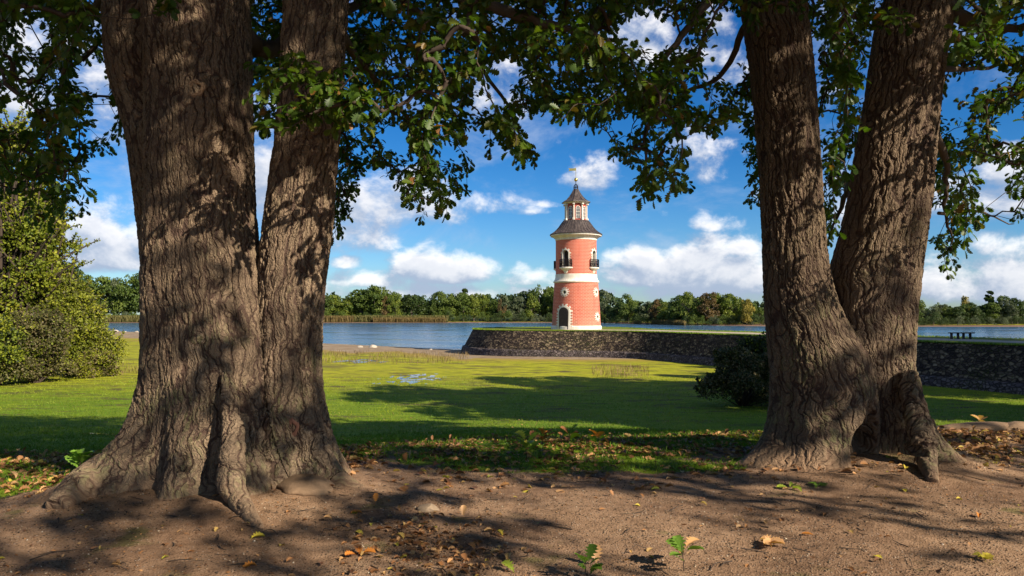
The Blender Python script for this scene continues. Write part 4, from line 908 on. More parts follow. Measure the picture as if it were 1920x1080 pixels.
    tag(mesh_obj('far_wood', me, FM['dark']), 'continuous dark wood closing the far side of the lake', kind='stuff')
    # reed belts
    def reeds(name, spans, hgt, tone, lab):
        P_, S_ = [], []
        for (a, b, off, dep, n, hh) in spans:
            q = rng.uniform(a, b, n); D = shore_dist(q) + off + rng.random(n) * dep; x = (q - 960) / F * D * 1.0; z = ground_z(x, D); P_.append(np.stack([x, D, z], -1)); S_.append(hh * (.7 + .45 * rng.random(n)))
        p = np.concatenate(P_); s = np.concatenate(S_); d = np.column_stack([rng.normal(0, .13, (len(p), 2)), np.ones(len(p))])
        me = leaves_mesh(name, p, d, rng.normal(size=(len(p), 3)), s, rng.random(len(p)), 'ov', .22); tag(mesh_obj(name, me, tone), lab, kind='stuff')
    M['reed'] = leaf_mat('reed', [(0, (.12, .090, .030)), (1, (.21, .155, .060))], .2, .7); M['reedg'] = leaf_mat('reedg', [(0, (.085, .09, .025)), (1, (.17, .15, .05))], .2, .7)
    reeds('tan_reeds', [(590, 662, 6, 5, 2600, 4.2), (700, 835, 5, 3, 3000, 3.2), (1222, 1285, 8, 6, 1600, 2.6), (1188, 1202, 10, 3, 300, 2.0)], 3, M['reed'], 'band of dry tan reeds along the far waterline')
    reeds('green_reeds', [(130, 290, 6, 7, 4200, 4.4), (655, 840, 8, 5, 4200, 4.4)], 3, M['reedg'], 'band of green reeds along the far waterline')
build_far_shore()

def near_bush(name, label, cat, x, y, W, H, shape, parts, leaf, n, tw, seed, group=None, dead=None):
    """a bush or tree of real leaves and twigs at the meadow edge"""
    r = empty(name, (x, y, gz(x, y))); tag(r, label, cat, group)
    g = np.random.default_rng(seed); segs = []
    P_, D_, K_ = [], [], []
    p, d, k, _ = crown_points(n, W, H, .05 * H, tw, seed, shape)
    P0 = p.copy(); tone = g.random(tw); rnd = np.clip(tone[k] * .55 + g.random(n) * .5, 0, 1); up = unit(d + g.normal(0, .7, d.shape)); dv = unit(d * .6 + g.normal(0, .6, d.shape))
    sh = g.random(tw * 7 + 40); ns = len(sh); base = g.integers(0, n, ns); sd_ = unit(d[base] * .8 + g.normal(0, .35, (ns, 3)) + [0, 0, .55]); sl = H * (.05 + .10 * g.random(ns)); j = g.integers(0, ns, int(n * .30)); tt = g.random(len(j)) ** .8
    p[:len(j)] = p[base[j]] + sd_[j] * (sl[j] * tt)[:, None] + g.normal(0, leaf * .25, (len(j), 3)); perm = g.permutation(n); p, d, rnd, up, dv = p[perm], d[perm], rnd[perm], up[perm], dv[perm]
    for q_, s_, l_ in zip(P0[base], sd_, sl): segs.append((np.array([q_ - s_ * l_ * .3, q_ + s_ * l_ * .5, q_ + s_ * l_]), np.array([.004, .003, .0015]) * H))
    p[:, 2] = np.maximum(p[:, 2], .02); sel = g.random(n)
    edges = np.cumsum([f for f, _ in parts]); edges /= edges[-1]; lo = 0
    for (f, mat), hi in zip(parts, edges):
        m = (sel >= lo) & (sel < hi); lo = hi
        mesh_obj('foliage', leaves_mesh('foliage', p[m], dv[m], up[m], leaf * (.6 + .8 * g.random(m.sum())), rnd[m], 'ov', 1.2), mat, r)
    for i in range(tw * 3):
        j = g.integers(0, n); q = p[j]; a = np.array([q[0] * .12, q[1] * .12, 0]); mid = (a + q) / 2 + [0, 0, .12 * H] + g.normal(0, .05 * W, 3); segs.append((np.array([a, mid, q * 1.03]), np.array([.012, .007, .002]) * H))
    mesh_obj('stems', tubes_mesh('stems', segs, 4), M['twig'], r); return r
M['bushdark'] = fmat('bush_dark', (.010, .020, .006), (.022, .038, .010), (.045, .060, .02)); M['bushbrown'] = fmat('bush_brown', (.06, .045, .02), (.11, .085, .04), (.17, .14, .07))
M['willow'] = fmat('willow', (.080, .110, .010), (.165, .195, .013), (.31, .30, .028)); M['hazel'] = fmat('hazel', (.065, .10, .009), (.14, .18, .013), (.26, .27, .022)); M['olive'] = fmat('olive', (.045, .048, .018), (.085, .085, .03), (.14, .13, .05))
def at(px, D): return P(px, 600, D).x
near_bush('bush', 'dark sprawling bush on the meadow in front of the quay, left of the right oak', 'bush', at(1390, 41), 41, 5.0, 3.0, 'bush', [(.5, M['bushdark']), (.35, M['bushbrown']), (.15, M['olive'])], .11, 34000, 15, 49)
near_bush('bush', 'dark upright bush top touching the left edge of the right oak', 'bush', at(1424, 44), 44.5, 2.6, 3.9, 'bush', [(.9, M['bushdark']), (.1, M['hazel'])], .15, 10000, 18, 42)
near_bush('broadleaf_tree', 'tall yellow green tree leaning in at the left edge of the picture', 'tree', at(2, 60), 60, 9.0, 20, 'round', [(.6, M['willow']), (.4, M['hazel'])], .21, 52000, 60, 43)
near_bush('broadleaf_tree', 'middle yellow green tree standing behind the shrubs on the left', 'tree', at(84, 66), 66, 5.6, 15.5, 'round', [(.5, M['hazel']), (.5, M['willow'])], .20, 40000, 46, 44)
near_bush('shrub', 'wide golden green shrub sloping down to the meadow on the left', 'shrub', at(135, 62), 62, 8.0, 7.2, 'cone', [(.75, M['willow']), (.25, M['olive'])], .17, 46000, 46, 45)
near_bush('shrub', 'dull olive brown feathery shrub at the front of the left thicket', 'shrub', at(70, 55), 55, 6.0, 5.0, 'bush', [(.6, M['olive']), (.25, M['bushbrown']), (.15, M['hazel'])], .14, 36000, 36, 46)
near_bush('shrub', 'dark green shrub at the left edge of the picture', 'shrub', at(-5, 53), 53, 5.0, 4.2, 'bush', [(.7, M['hazel']), (.3, M['bushdark'])], .17, 24000, 30, 47)
near_bush('shrub', 'low brownish shrub at the right foot of the left thicket', 'shrub', at(178, 60), 60, 3.8, 2.0, 'bush', [(.6, M['willow']), (.4, M['bushbrown'])], .13, 15000, 24, 48)
far_tree(at(146, 190), 190, gz(at(146, 190), 190), P(146, 503, 190).z - gz(at(146, 190), 190), 'dark', 'round', 2, 'dark tree peeping out between the left thicket and the far wood', group='dark trees left', wide=.6)

# ---------------------------------------------------------------- crowns of the two oaks
ENV = sorted([(-60, 400), (0, 372), (30, 392), (70, 430), (100, 462), (130, 425), (165, 420), (190, 360), (225, 300), (300, 60), (440, 60), (470, 270), (520, 265), (600, 290), (622, 468), (645, 470), (665, 395), (690, 335), (720, 340), (745, 375), (780, 425), (805, 440), (850, 425), (880, 370), (892, 310),
              (915, 300), (950, 320), (1005, 338), (1025, 290), (1060, 282), (1090, 262), (1130, 268), (1150, 325), (1180, 350), (1200, 412), (1222, 405), (1245, 360), (1285, 385), (1302, 372), (1310, 280), (1345, 290), (1370, 250), (1396, 290), (1402, 400), (1432, 410), (1450, 60), (1530, 60), (1545, 480), (1572, 470), (1600, 320),
              (1640, 60), (1735, 120), (1742, 470), (1760, 515), (1780, 545), (1800, 505), (1822, 450), (1850, 425), (1900, 435), (1960, 410), (2080, 390)])
HOLES = [(940, 145, 28, 26), (920, 195, 22, 16), (1225, 66, 62, 34), (1368, 92, 44, 62), (1305, 278, 56, 18), (1105, 318, 50, 22), (1012, 240, 30, 24), (1180, 245, 24, 20), (735, 262, 30, 20), (850, 285, 26, 16), (905, 262, 22, 14), (700, 378, 24, 22), (760, 200, 20, 12),
         (168, 150, 30, 22), (30, 215, 34, 22), (180, 235, 24, 30), (60, 70, 24, 20), (180, 330, 20, 30), (505, 320, 30, 30), (1345, 330, 60, 30), (1150, 345, 26, 40), (1075, 250, 20, 14), (1330, 190, 22, 18),
         (1790, 210, 26, 50), (1860, 150, 36, 26), (1850, 330, 52, 22), (1900, 250, 24, 36), (1800, 30, 26, 20), (1905, 60, 20, 24), (1560, 230, 14, 30), (1870, 385, 40, 20), (1760, 420, 14, 22), (1580, 410, 16, 20)]
ex, ey = np.array([e[0] for e in ENV]), np.array([e[1] for e in ENV])
def in_mask(px, py, slack=0.0):
    low = np.interp(px, ex, ey); ok = py < low - 14 - slack
    for (hx, hy, rx, ry) in HOLES: ok &= ((px - hx) / (rx + 8)) ** 2 + ((py - hy) / (ry + 8)) ** 2 > 1
    return ok
def sample_visible(n):
    out = []
    while len(out) < n:
        px = rng.uniform(-80, 2020); py = rng.uniform(-60, 560)
        if not in_mask(np.array(px), np.array(py)): continue
        low = np.interp(px, ex, ey); depth_in = (low - py)
        if rng.random() > min(1.0, .45 + depth_in / 260) * (.9 if px > 1560 else .75 if px < 250 else 1): continue
        D = rng.uniform(5.6, 11.5) if not 440 < px < 690 else (rng.uniform(5.5, 6.2) if 110 < py < 250 and rng.random() < .22 else rng.uniform(8, 12))
        if 190 < px < 470: D = rng.uniform(8, 12)                           # keep the big trunk clear
        if 1380 < px < 1560 or 1600 < px < 1790:
            D = rng.uniform(9.2, 12.5) if py > 55 else rng.uniform(6.9, 12)
        out.append(P(px, py, D))
    return np.array(out)
def sample_over(n):
    out = np.zeros((0, 3))
    while len(out) < n:
        p = rng.uniform([-13, -8, 4.3], [20, 17, 22], (4 * n, 3))
        px, py = proj(p); hid = (py < -30) | (p[:, 1] < .4) | (px < -60) & (py < 350) | (px > 2000) & (py < 330)
        # uneven clumps and gaps; high dome over the two trees, thin toward the viewer where the sun reaches the path
        cl = .78 * vnoise(p[:, 0] * .34, p[:, 1] * .34, p[:, 2] * .34, 77) + .22 * vnoise(p[:, 0] * 1.1, p[:, 1] * 1.1, p[:, 2] * 1.1, 78); x, y, z = p.T
        zz = (np.maximum(z - 8, 0) / 14) ** 2; dome = (((x + 3) / 10) ** 2 + ((y - 7) / 10) ** 2 + zz < 1) | (((x - 7) / 13) ** 2 + ((y - 4) / 12) ** 2 + zz < 1)
        gx, gy = x - 1.275 * z, y + 1.07 * z                                  # ground this part shades; unseen crown is shaped from it to place sun and shade
        lit = gy < np.interp(gx, [-6, -3.5, -1.8, 0, 1.2, 2.2, 3, 4, 6], [5.5, 6.6, 8.2, 7.1, 6.8, 6.1, 5.7, 5.4, 5.0])
        thin = np.where((gy < 12.6) & (gx > -6.6), .47, .33)
        thin = np.where((gx > -6.6) & (gx < -3.0) & (gy > 6.2) & (gy < 10), .70, thin)      # gaps that let the sun on to the left trunk
        thin = np.where((gx > -1.6) & (gx < 3.4) & (gy > 9) & (gy < 12.6), .60, thin)        # and on to the forked one
        thin = np.where((gx > -1.4) & (gx < 2.8) & (gy < 9), .34, thin)
        thin = np.where((gx > 2.0) & (gy < 8.2) & (gy > 5.2), np.where(np.sin(gy * 5.2 + gx * .5) > -.1, .40, .56), thin)
        thin = np.where(lit, np.where(gx < -2.7, .58, .72), thin)
        keep = hid & dome & (cl > thin) & (z > np.interp(y, [-1.5, 2, 8, 10], [6.4, 6.0, 5.6, 4.6])); out = np.concatenate([out, p[keep]])
    return out[:n]
def grow(limbs, targets):
    """join every target to the nearest wood with a slightly bent twig"""
    nodes = []; par_r = []
    for pts, r in limbs:
        pts = np.asarray(pts, float)
        for i in range(len(pts) - 1):
            L = np.linalg.norm(pts[i + 1] - pts[i]); k = max(2, int(L / .12))
            for j in range(k): t = j / k; nodes.append(pts[i] * (1 - t) + pts[i + 1] * t); par_r.append(.02)
    nodes = np.array(nodes); m = len(targets); d = np.full(m, 1e9); best = np.zeros(m, int)
    for s in range(0, len(nodes), 200):
        dd = np.linalg.norm(targets[:, None] - nodes[None, s:s + 200], axis=2); k = dd.argmin(1); v = dd[np.arange(m), k]; u = v < d; d = np.where(u, v, d); best = np.where(u, k + s, best)
    allp = list(nodes); done = np.zeros(m, bool); segs = []; dirs = np.zeros((m, 3)); acc = list(np.zeros(len(nodes))); 
    cost = d.copy(); parent_seg = {}
    for _ in range(m):
        i = int(np.where(done, 1e9, cost).argmin()); done[i] = True; a = np.asarray(allp[best[i]]); b = targets[i]; L = np.linalg.norm(b - a)
        bend = rng.normal(0, .09 * L, 3) + np.array([0, 0, .10 * L]); p1 = a * .6 + b * .4 + bend; p2 = a * .25 + b * .75 + bend * .8
        segs.append([np.array([a, p1, p2, b]), best[i]]); dirs[i] = b - p2
        ids = []
        for q in (p1, p2, b): allp.append(q); ids.append(len(allp) - 1)
        parent_seg.update({k: len(segs) - 1 for k in ids})
        for q, k in zip((p1, p2, b), ids):
            dd = np.linalg.norm(targets - q, axis=1); u = (dd < d) & ~done; d = np.where(u, dd, d); best = np.where(u, k, best); cost = np.where(u, dd, cost)
    load = np.ones(len(segs))
    for s in range(len(segs) - 1, -1, -1):
        p = parent_seg.get(segs[s][1]);
        if p is not None: load[p] += load[s]
    out = []
    for (pts, _), w in zip(segs, load): r = .0032 * w ** .42; out.append((pts, np.array([r * 1.1, r, r * .85, max(.0024, r * .6)])))
    return out, unit(dirs)
def dress(name, cen, dirs, per, spread, size, kind, mat, parent, dead=.05):
    n = len(cen); c = np.repeat(cen, per, 0); d = np.repeat(dirs, per, 0); N = n * per
    t = np.tile(np.linspace(0, 1, per), n)[:, None]
    side = unit(rng.normal(size=(N, 3)) * [1, 1, .55]); pos = c - d * spread * (1 - t) * .9 + side * spread * .22 * rng.random((N, 1))
    dv = unit(d * (.35 + t) + side * 1.0 + [0, 0, -.25]); up = unit(rng.normal(0, .55, (N, 3)) + [0, 0, 1.0])
    base = np.repeat(rng.random(n), per); rnd = np.clip(.05 + .5 * base + .45 * rng.random(N) ** 1.3, 0, .88); rnd = np.where(rng.random(N) < dead, .9 + .1 * rng.random(N), rnd)
    me = leaves_mesh(name, pos - np.array(parent.location)[None], dv, up, size * (.65 + .6 * rng.random(N)), rnd, kind)
    return mesh_obj(name, me, mat, parent, False)
def limb(parent, pts, rad, mat=None):
    pts = [Vector(p) for p in pts]; pp, rr = [], []
    for i in range(len(pts) - 1):
        for k in range(6):
            t = k / 6; pp.append(pts[i].lerp(pts[i + 1], t)); rr.append(rad[i] * (1 - t) + rad[i + 1] * t)
    pp.append(pts[-1]); rr.append(rad[-1])
    for _ in range(3): pp = [pp[0]] + [(pp[j - 1] + pp[j] * 2 + pp[j + 1]) / 4 for j in range(1, len(pp) - 1)] + [pp[-1]]
    pp = [p + Vector(rng.normal(0, .012, 3)) for p in pp]
    mb = MB(); mb.tube([p - parent.location for p in pp], rr, 12); mb.build('limb', mat or M['limb'], parent, True); return (pp, None)
def top_of(ax, z=6.3): Z, cx, cy, r = ax; return Vector((np.interp(z, Z, cx), np.interp(z, Z, cy), z)), float(np.interp(z, Z, r))
def crowns():
    (a1, r1), (a2, r2), (a3, r3) = [top_of(a) for a in ax_l]; (b1, s1), (b2, s2) = [top_of(a) for a in ax_r]
    LL = [limb(oak_l, [a1, (-2.7, 6.6, 8), (-1.5, 5.2, 10), (0, 3, 11.5)], [r1 * .95, .32, .2, .08]), limb(oak_l, [a2, (-4.6, 7.2, 8), (-6.4, 6.8, 9.5), (-8, 5.5, 10.5)], [r2 * .95, .25, .15, .06]),
          limb(oak_l, [a3, (-1.6, 7.2, 8.4), (-.4, 8.5, 10), (1.2, 10, 11)], [r3 * .95, .22, .14, .06]),
          limb(oak_l, [P(600, -120, 6.9), P(740, -70, 6.7), P(860, -8, 6.6), P(950, 22, 6.5), P(1045, 52, 6.4), P(1110, 62, 6.3), P(1190, 110, 6.5)], [.13, .09, .062, .050, .036, .024, .012]),
          limb(oak_l, [P(455, 70, 7.2), P(500, 98, 7.5), P(545, 85, 7.9), P(640, 20, 9), P(760, -20, 10)], [.10, .085, .075, .06, .03]),
          limb(oak_l, [P(215, -60, 6.9), P(110, -90, 6.6), P(20, -40, 6.8), P(-100, 60, 7.2)], [.10, .07, .05, .02]),
          limb(oak_l, [P(205, -30, 7.6), P(150, 60, 8.6), P(110, 170, 9.3), P(95, 300, 9.6), P(100, 380, 9.7)], [.05, .035, .025, .016, .006]),
          limb(oak_l, [P(640, 60, 7.2), P(700, 150, 8.2), P(790, 250, 8.8), P(820, 380, 9.0)], [.05, .035, .02, .006]),
          limb(oak_l, [(-1.6, 7.0, 7.6), (1.5, 5.0, 7.6), (4.0, 3.2, 8.0), (6.5, 1.6, 8.6)], [.14, .10, .07, .03]),
          limb(oak_l, [P(700, -40, 7.6), P(840, 60, 8.4), P(960, 200, 8.8), P(985, 300, 8.9)], [.045, .03, .018, .006])]
    LR = [limb(oak_r, [b1, (3.3, 7.4, 8), (2.5, 5.6, 9.5), (2, 3.2, 10.5)], [s1 * .95, .22, .14, .06]), limb(oak_r, [b2, (5.8, 8.0, 8.2), (7.8, 6.6, 9.6), (9.6, 4.6, 10.6)], [s2 * .95, .25, .15, .06]),
          limb(oak_r, [P(1460, -130, 8.3), P(1370, -50, 8.0), P(1300, 40, 7.8), P(1230, 130, 7.7), P(1210, 260, 7.7), P(1215, 360, 7.7)], [.10, .055, .04, .028, .018, .006]),
          limb(oak_r, [P(1405, 40, 8.6), P(1350, 150, 9.2), P(1280, 175, 9.5), P(1180, 140, 9.6)], [.045, .03, .02, .008]),
          limb(oak_r, [P(1770, 10, 8.2), P(1860, 60, 8.0), P(1960, 40, 7.6), P(2100, 20, 7)], [.10, .05, .035, .02]),
          limb(oak_r, [P(1748, 250, 8.5), P(1776, 300, 8.9), P(1772, 400, 9.2), P(1790, 470, 9.3)], [.07, .04, .022, .006]),
          limb(oak_r, [P(1760, 130, 8.5), P(1840, 130, 9.2), P(1930, 110, 9.5)], [.04, .025, .01]),
          limb(oak_r, [P(1600, 330, 8.6), P(1580, 380, 9.2), P(1555, 440, 9.6)], [.05, .03, .008]),
          limb(oak_r, [P(1760, 400, 8.8), P(1830, 395, 9.4), P(1900, 420, 9.8)], [.022, .016, .006]),
          limb(oak_r, [(5.0, 8.1, 7.4), (8, 5.5, 7.6), (11, 3.2, 8.2), (14, 1.0, 8.8)], [.14, .10, .07, .03])]
    vis = sample_visible(3500)
    # hand placed sprays that catch the sun in front of the stems
    spr = [P(px, py, D) for px, py, D in [(560, 135, 5.9), (585, 160, 5.9), (540, 165, 5.8), (520, 140, 5.9), (600, 190, 5.9), (560, 200, 5.8), (530, 205, 5.8), (575, 225, 5.8), (505, 175, 5.9), (610, 150, 5.9), (625, 170, 6.0), (545, 240, 5.8), (640, 130, 6.0),
                                          (1425, 15, 7.2), (1450, 8, 7.2), (1660, 40, 7.4), (315, 12, 5.9), (325, 25, 5.9), (165, 230, 6.2)]]
    vis = np.concatenate([vis, np.array(spr)])
    over = sample_over(OVER_N)
    pxv, _ = proj(vis); left = (pxv + rng.normal(0, 60, len(vis))) < 1165
    SPLIT = {}
    for root, L, m, ov in ((oak_l, LL, left, over[:, 0] < 3.6 + .0 * over[:, 0]), (oak_r, LR, ~left, over[:, 0] >= 3.6)):
        t = vis[m]; segs, dirs = grow([(p, r) for p, r in L], t)
        segs = [(s - np.array(root.location), r) for s, r in segs]
        mesh_obj('twigs', tubes_mesh('twigs', segs, 5), M['twig'], root)
        dirs = unit(dirs + [0, 0, -.35]); dress('foliage', t, dirs, 12, .22, .086, 'hi', M['oakleaf'], root)
        o = over[ov]; dress('upper_foliage', o, unit(rng.normal(size=(len(o), 3))), 9, .42, .22, 'lo', M['oakleaf'], root)
OVER_N = 19000
crowns()

# ---------------------------------------------------------------- oaks out of view: right ones shade the meadow, those behind and left added to block sky light
def bank_oaks():
    cm = crown_mesh('crown', 15000, 11, 13, 7, 52, 500, .42, 'round'); cm.materials.append(M['oakleaf']); tm = trunk_mesh('trunk', 17, .45, 14, 3, 9); tm.materials.append(M['limb'])
    for (x, y, s, lab) in [(28, 19, 1.35, 'tall oak at the edge of the meadow outside the picture'), (33, 31, 1.3, 'tallest oak close to the quay wall outside the picture'), (43, 22, 1.1, 'oak standing on the quay nearest the bank'),
                           (46, 36, 1.1, 'second oak on the quay from the bank'), (49, 50, 1.05, 'third oak on the quay, furthest from the bank'), (58, 34, 1.1, 'oak behind the quay trees, far right outside the picture'), 
                           (14.5, 10.5, .95, 'oak beside the forked one, just outside the picture on the right'), (-10, -7, 1.0, 'added unseen oak behind the viewer on the left, blocking sky light'), (-2.5, -13, 1.1, 'added unseen oak straight behind the viewer, blocking sky light'), (-19, 1, 1.05, 'added unseen oak left of the picture on the bank, blocking sky light')]:
        r = empty('oak_tree', (x, y, TOPZ if x > 38 else gz(x, y)), x); tag(r, lab, 'tree', 'oaks along the bank')
        for nm, me in (('crown', cm), ('trunk', tm)): o = bpy.data.objects.new(nm, me); col.objects.link(o); o.parent = r; o.scale = (s, s, s)
bank_oaks()

# ---------------------------------------------------------------- ground cover
TPL['blade'] = (np.array([(-.5, 0, 0), (.5, 0, 0), (.34, .55, .02), (0, 1.0, .12), (-.34, .55, .02)]), [[0, 1, 2, 3, 4]])
TPL['stone'] = (np.array([(-.5, 0, 0), (.45, .1, 0), (0, -.5, 0), (.05, .55, .05), (.05, 0, .32), (0, 0, -.3)]), [[0, 2, 4], [2, 1, 4], [1, 3, 4], [3, 0, 4], [2, 0, 5], [1, 2, 5], [3, 1, 5], [0, 3, 5]])
def scatter(n, pxr, Dr, power=1.0, accept=None):
    q = rng.uniform(*pxr, n); u = rng.random(n) ** power; D = Dr[0] * (Dr[1] / Dr[0]) ** u; x = (q - 960) / F * D
    if accept is not None: k = accept(x, D); x, D = x[k], D[k]
    return np.stack([x, D, ground_z(x, D)], -1)
def dirtness(x, y):
    s = y - bank_edge(x); n = fbm(x * .9, y * .9, 4, 21)
    return sstep(-(s + 0.9 * np.interp(x, [-30, -4.5, -2.6, -1.6, 0, 2, 3.2, 4.2, 8], [2.6, 2.4, .3, .8, 1.7, 1.6, 1.0, .2, -.9]) + n * 1.3), -0.55, 0.75)
def ground_cover():
    def flat_dirs(n, lift=.15): return np.column_stack([rng.normal(size=(n, 2)), rng.normal(0, lift, n)]), np.column_stack([rng.normal(0, .28, (n, 2)), np.ones(n)])
    # turf
    p = scatter(190000, (-80, 2000), (5.2, 60), .8, lambda x, y: (dirtness(x, y) < .42 + .25 * rng.random(len(x))) & (rng.random(len(x)) < np.interp(y, [5, 12, 60], [.9, .9, .55])))
    n = len(p); d = np.column_stack([rng.normal(0, .8, (n, 2)), np.ones(n)]); size = np.interp(p[:, 1], [6, 20, 60], [.055, .085, .15]) * (.5 + .9 * rng.random(n)); tone = np.clip(vnoise(p[:, 0] * .5, p[:, 1] * .3, None, 3) * .75 + .35 * rng.random(n) - .08 + np.interp(p[:, 1], [25, 55], [0, .35]), 0, 1)
    me = leaves_mesh('grass', p - [0, 0, .01], d, rng.normal(size=(n, 3)), size, tone, 'blade', .16); tag(mesh_obj('grass', me, M['grassblade']), kind='stuff')
    # fallen leaves: a drift along the edge of the bank, more on the left, a few out on the meadow
    A = scatter(42000, (-60, 1990), (6.3, 15.5), 1, lambda x, y: rng.random(len(x)) < np.clip(1.15 - np.abs(y - bank_edge(x) - .9) / 3.2, 0, 1) * np.where(x < -4, 1.0, .95) * (vnoise(x * 1.6, y * 1.6, None, 8) ** 1.5 * 1.9))
    B = scatter(1500, (560, 1000), (4.5, 6.3), 1, lambda x, y: rng.random(len(x)) < .75 * np.exp(-(((x + .55 - (y - 5.2) * -.3) / .42) ** 2 + ((y - 5.15) / .62) ** 2)))
    C = scatter(330, (-50, 1970), (4.3, 9.5), 1)
    Dm = scatter(5200, (250, 1990), (12, 50), .8); Dm = Dm[vnoise(Dm[:, 0] * .35, Dm[:, 1] * .35, None, 6) > .42]
    A2 = scatter(6500, (-80, 330), (6.8, 14), 1, lambda x, y: rng.random(len(x)) < .8 * vnoise(x * 1.3, y * 1.3, None, 9)); A = np.concatenate([A, A2])
    for i, (q, sz, nm) in enumerate(((A, .088, 1), (B, .060, 1), (C, .055, 1), (Dm, .075, 0))):
        n = len(q); d, u = flat_dirs(n, .22); r = rng.random(n) * (.90 if i == 3 else .97); r = np.where(rng.random(n) < (.35 if i == 3 else .08), .75 + .12 * rng.random(n), r)
        me = leaves_mesh('fallen_leaves', q + [0, 0, .012], d, u, sz * (.45 + .75 * rng.random(n)), r, 'dead'); tag(mesh_obj('fallen_leaves', me, M['deadleaf'], None, False), kind='stuff')
    E = scatter(5200, (-60, 1990), (4.0, 10), 1, lambda x, y: vnoise(x * 1.1, y * 1.6, None, 17) > .35 + .4 * rng.random(len(x))); n = len(E); d, u = flat_dirs(n, .2)
    tag(mesh_obj('leaf_crumbs', leaves_mesh('leaf_crumbs', E + [0, 0, .006], d, u, .012 + .022 * rng.random(n), .75 * rng.random(n), 'ov', .8), M['deadleaf'], None, False), kind='stuff')
    # grit and crumbs on the bare soil
    M['grit'] = leaf_mat('grit', [(0, (.035, .024, .017)), (.4, (.10, .068, .045)), (.8, (.22, .155, .105)), (.95, (.36, .29, .22)), (1, (.5, .44, .36))], 0.0, .9)
    q = scatter(36000, (-60, 1990), (3.9, 10.5), .75, lambda x, y: (dirtness(x, y) > .45) & (vnoise(x * 2.2, y * 2.2, None, 4) > .28 + .3 * rng.random(len(x)) * (x < -1))); n = len(q); d, u = flat_dirs(n, .2)
    tag(mesh_obj('gravel', leaves_mesh('gravel', q + [0, 0, .001], d, u, .006 + .013 * rng.random(n) ** 2.5, rng.random(n) ** 1.4, 'stone', 1.3), M['grit'], None, False), kind='stuff')
    # small sticks
    segs = []
    for q in scatter(260, (-50, 1970), (4.1, 10), 1): a = rng.random() * 6.28; L = rng.uniform(.02, .13); v = np.array([math.cos(a), math.sin(a) * .8, rng.normal(0, .06)]) * L; segs.append((np.array([q - v + [0, 0, .006], q + rng.normal(0, .01, 3) + [0, 0, .012], q + v + [0, 0, .008]]), np.array([.0035, .003, .0015]) * rng.uniform(.6, 1.5)))
    tag(mesh_obj('sticks', tubes_mesh('sticks', segs, 4), M['twig']), kind='stuff')
    # dry stalks on the lake bed
    for nm, rng_px, rD, n, h, w in (('dry_stalks', (598, 880), (76, 102), 1900, .55, .05), ('dry_stalks', (1108, 1216), (59, 71), 420, .50, .05), ('dry_stalks', (215, 275), (62, 74), 260, .45, .05)):
        q = scatter(n, rng_px, rD, 1, lambda x, y: vnoise(x * .5, y * .25, None, 14) > .32); k = len(q); d = np.column_stack([rng.normal(0, .16, (k, 2)), np.ones(k)])
        tag(mesh_obj(nm, leaves_mesh(nm, q, d, rng.normal(size=(k, 3)), h * (.4 + .8 * rng.random(k)), rng.random(k), 'blade', w), M['drygrass']), 'thin dry reed stalks standing on the dry lake bed', kind='stuff')
ground_cover()
def puddle(px0, px1, D0, D1, thr, seed, label, sx=.9, sy=.45):
    X, Y = np.meshgrid(np.linspace(0, 1, 220), np.linspace(0, 1, 160)); Yw = D0 + (D1 - D0) * Y; Xw = ((px0 + (px1 - px0) * X) - 960) / F * (D0 + D1) / 2
    v = fbm(Xw * sx, Yw * sy, 4, seed) + .55 * (1 - ((X - .5) ** 2 + (Y - .5) ** 2) * 5); ok = v > thr
    f = grid_faces(160, 220); okf = ok.ravel()[f].all(1); f = f[okf]; used = np.unique(f); mp = np.zeros(X.size, int); mp[used] = np.arange(len(used))
    V = np.stack([Xw.ravel(), Yw.ravel(), ground_z(Xw.ravel(), Yw.ravel())], -1)[used]; zz = V[:, 2]; V[:, 2] = zz + .015
    m, t = new_mat('puddle_water'); finish(m, t, (.03, .035, .035), .07, t.noise(t.new('ShaderNodeTexCoord').outputs['Object'], 6, 3), .15, .01, spec=.6)
    tag(mesh_obj('puddle', np_mesh('puddle', V, mp[f].ravel(), np.full(len(f), 4)), m), label, kind='structure')
puddle(695, 850, 52, 65, .46, 51, 'broken shallow puddle on the mossy lake bed', 2.6, .9)
puddle(605, 760, 76, 86, .50, 52, 'small puddle among the dry stalks', .8, .5)
puddle(40, 245, 20, 27, .52, 53, 'wet streaks on the dark turf at the left', 1.6, .9)

# ---------------------------------------------------------------- stones
M['soilstone'] = plain('soil_stone', (.25, .165, .10), .95, scale=5, var=.3, bd=.012); M['stone'] = plain('stone', (.30, .22, .145), .9, scale=6, var=.35, bd=.012); M['palestone'] = plain('pale_stone', (.40, .35, .28), .9)
def boulder(name, label, p, size, seed, mat, cat='stone', group=None, rz=0.0, sink=.35):
    bm = bmesh.new(); bmesh.ops.create_icosphere(bm, subdivisions=4, radius=.5)
    co = np.array([v.co[:] for v in bm.verts]); d = unit(co); g = np.random.default_rng(seed)
    for _ in range(11): n = unit(g.normal(size=3)); h = g.uniform(.30, .46); e = d @ n * .5; over = np.maximum((co @ n) - h, 0); co = co - np.outer(over * .85, n)
    nz = (fbm(d[:, 0] * 3 + seed, d[:, 1] * 3 + d[:, 2] * 2, 4, seed)) * .05; co = co + d * nz[:, None]
    for v, c in zip(bm.verts, co): v.co = c
    me = bpy.data.meshes.new(name); bm.to_mesh(me); bm.free(); me.transform(Matrix.Diagonal((*size, 1)))
    o = mesh_obj(name, me, mat); o.location = (p[0], p[1], p[2] + size[2] * (.5 - sink)); o.rotation_euler.z = rz; return tag(o, label, cat, group)
q = GP(558, 946); boulder('stone', 'rounded soil coloured stone lodged between roots of the left oak', (q.x, q.y + .22, q.z), (.50, .62, .23), 8, M['soilstone'], rz=.5, sink=.56)
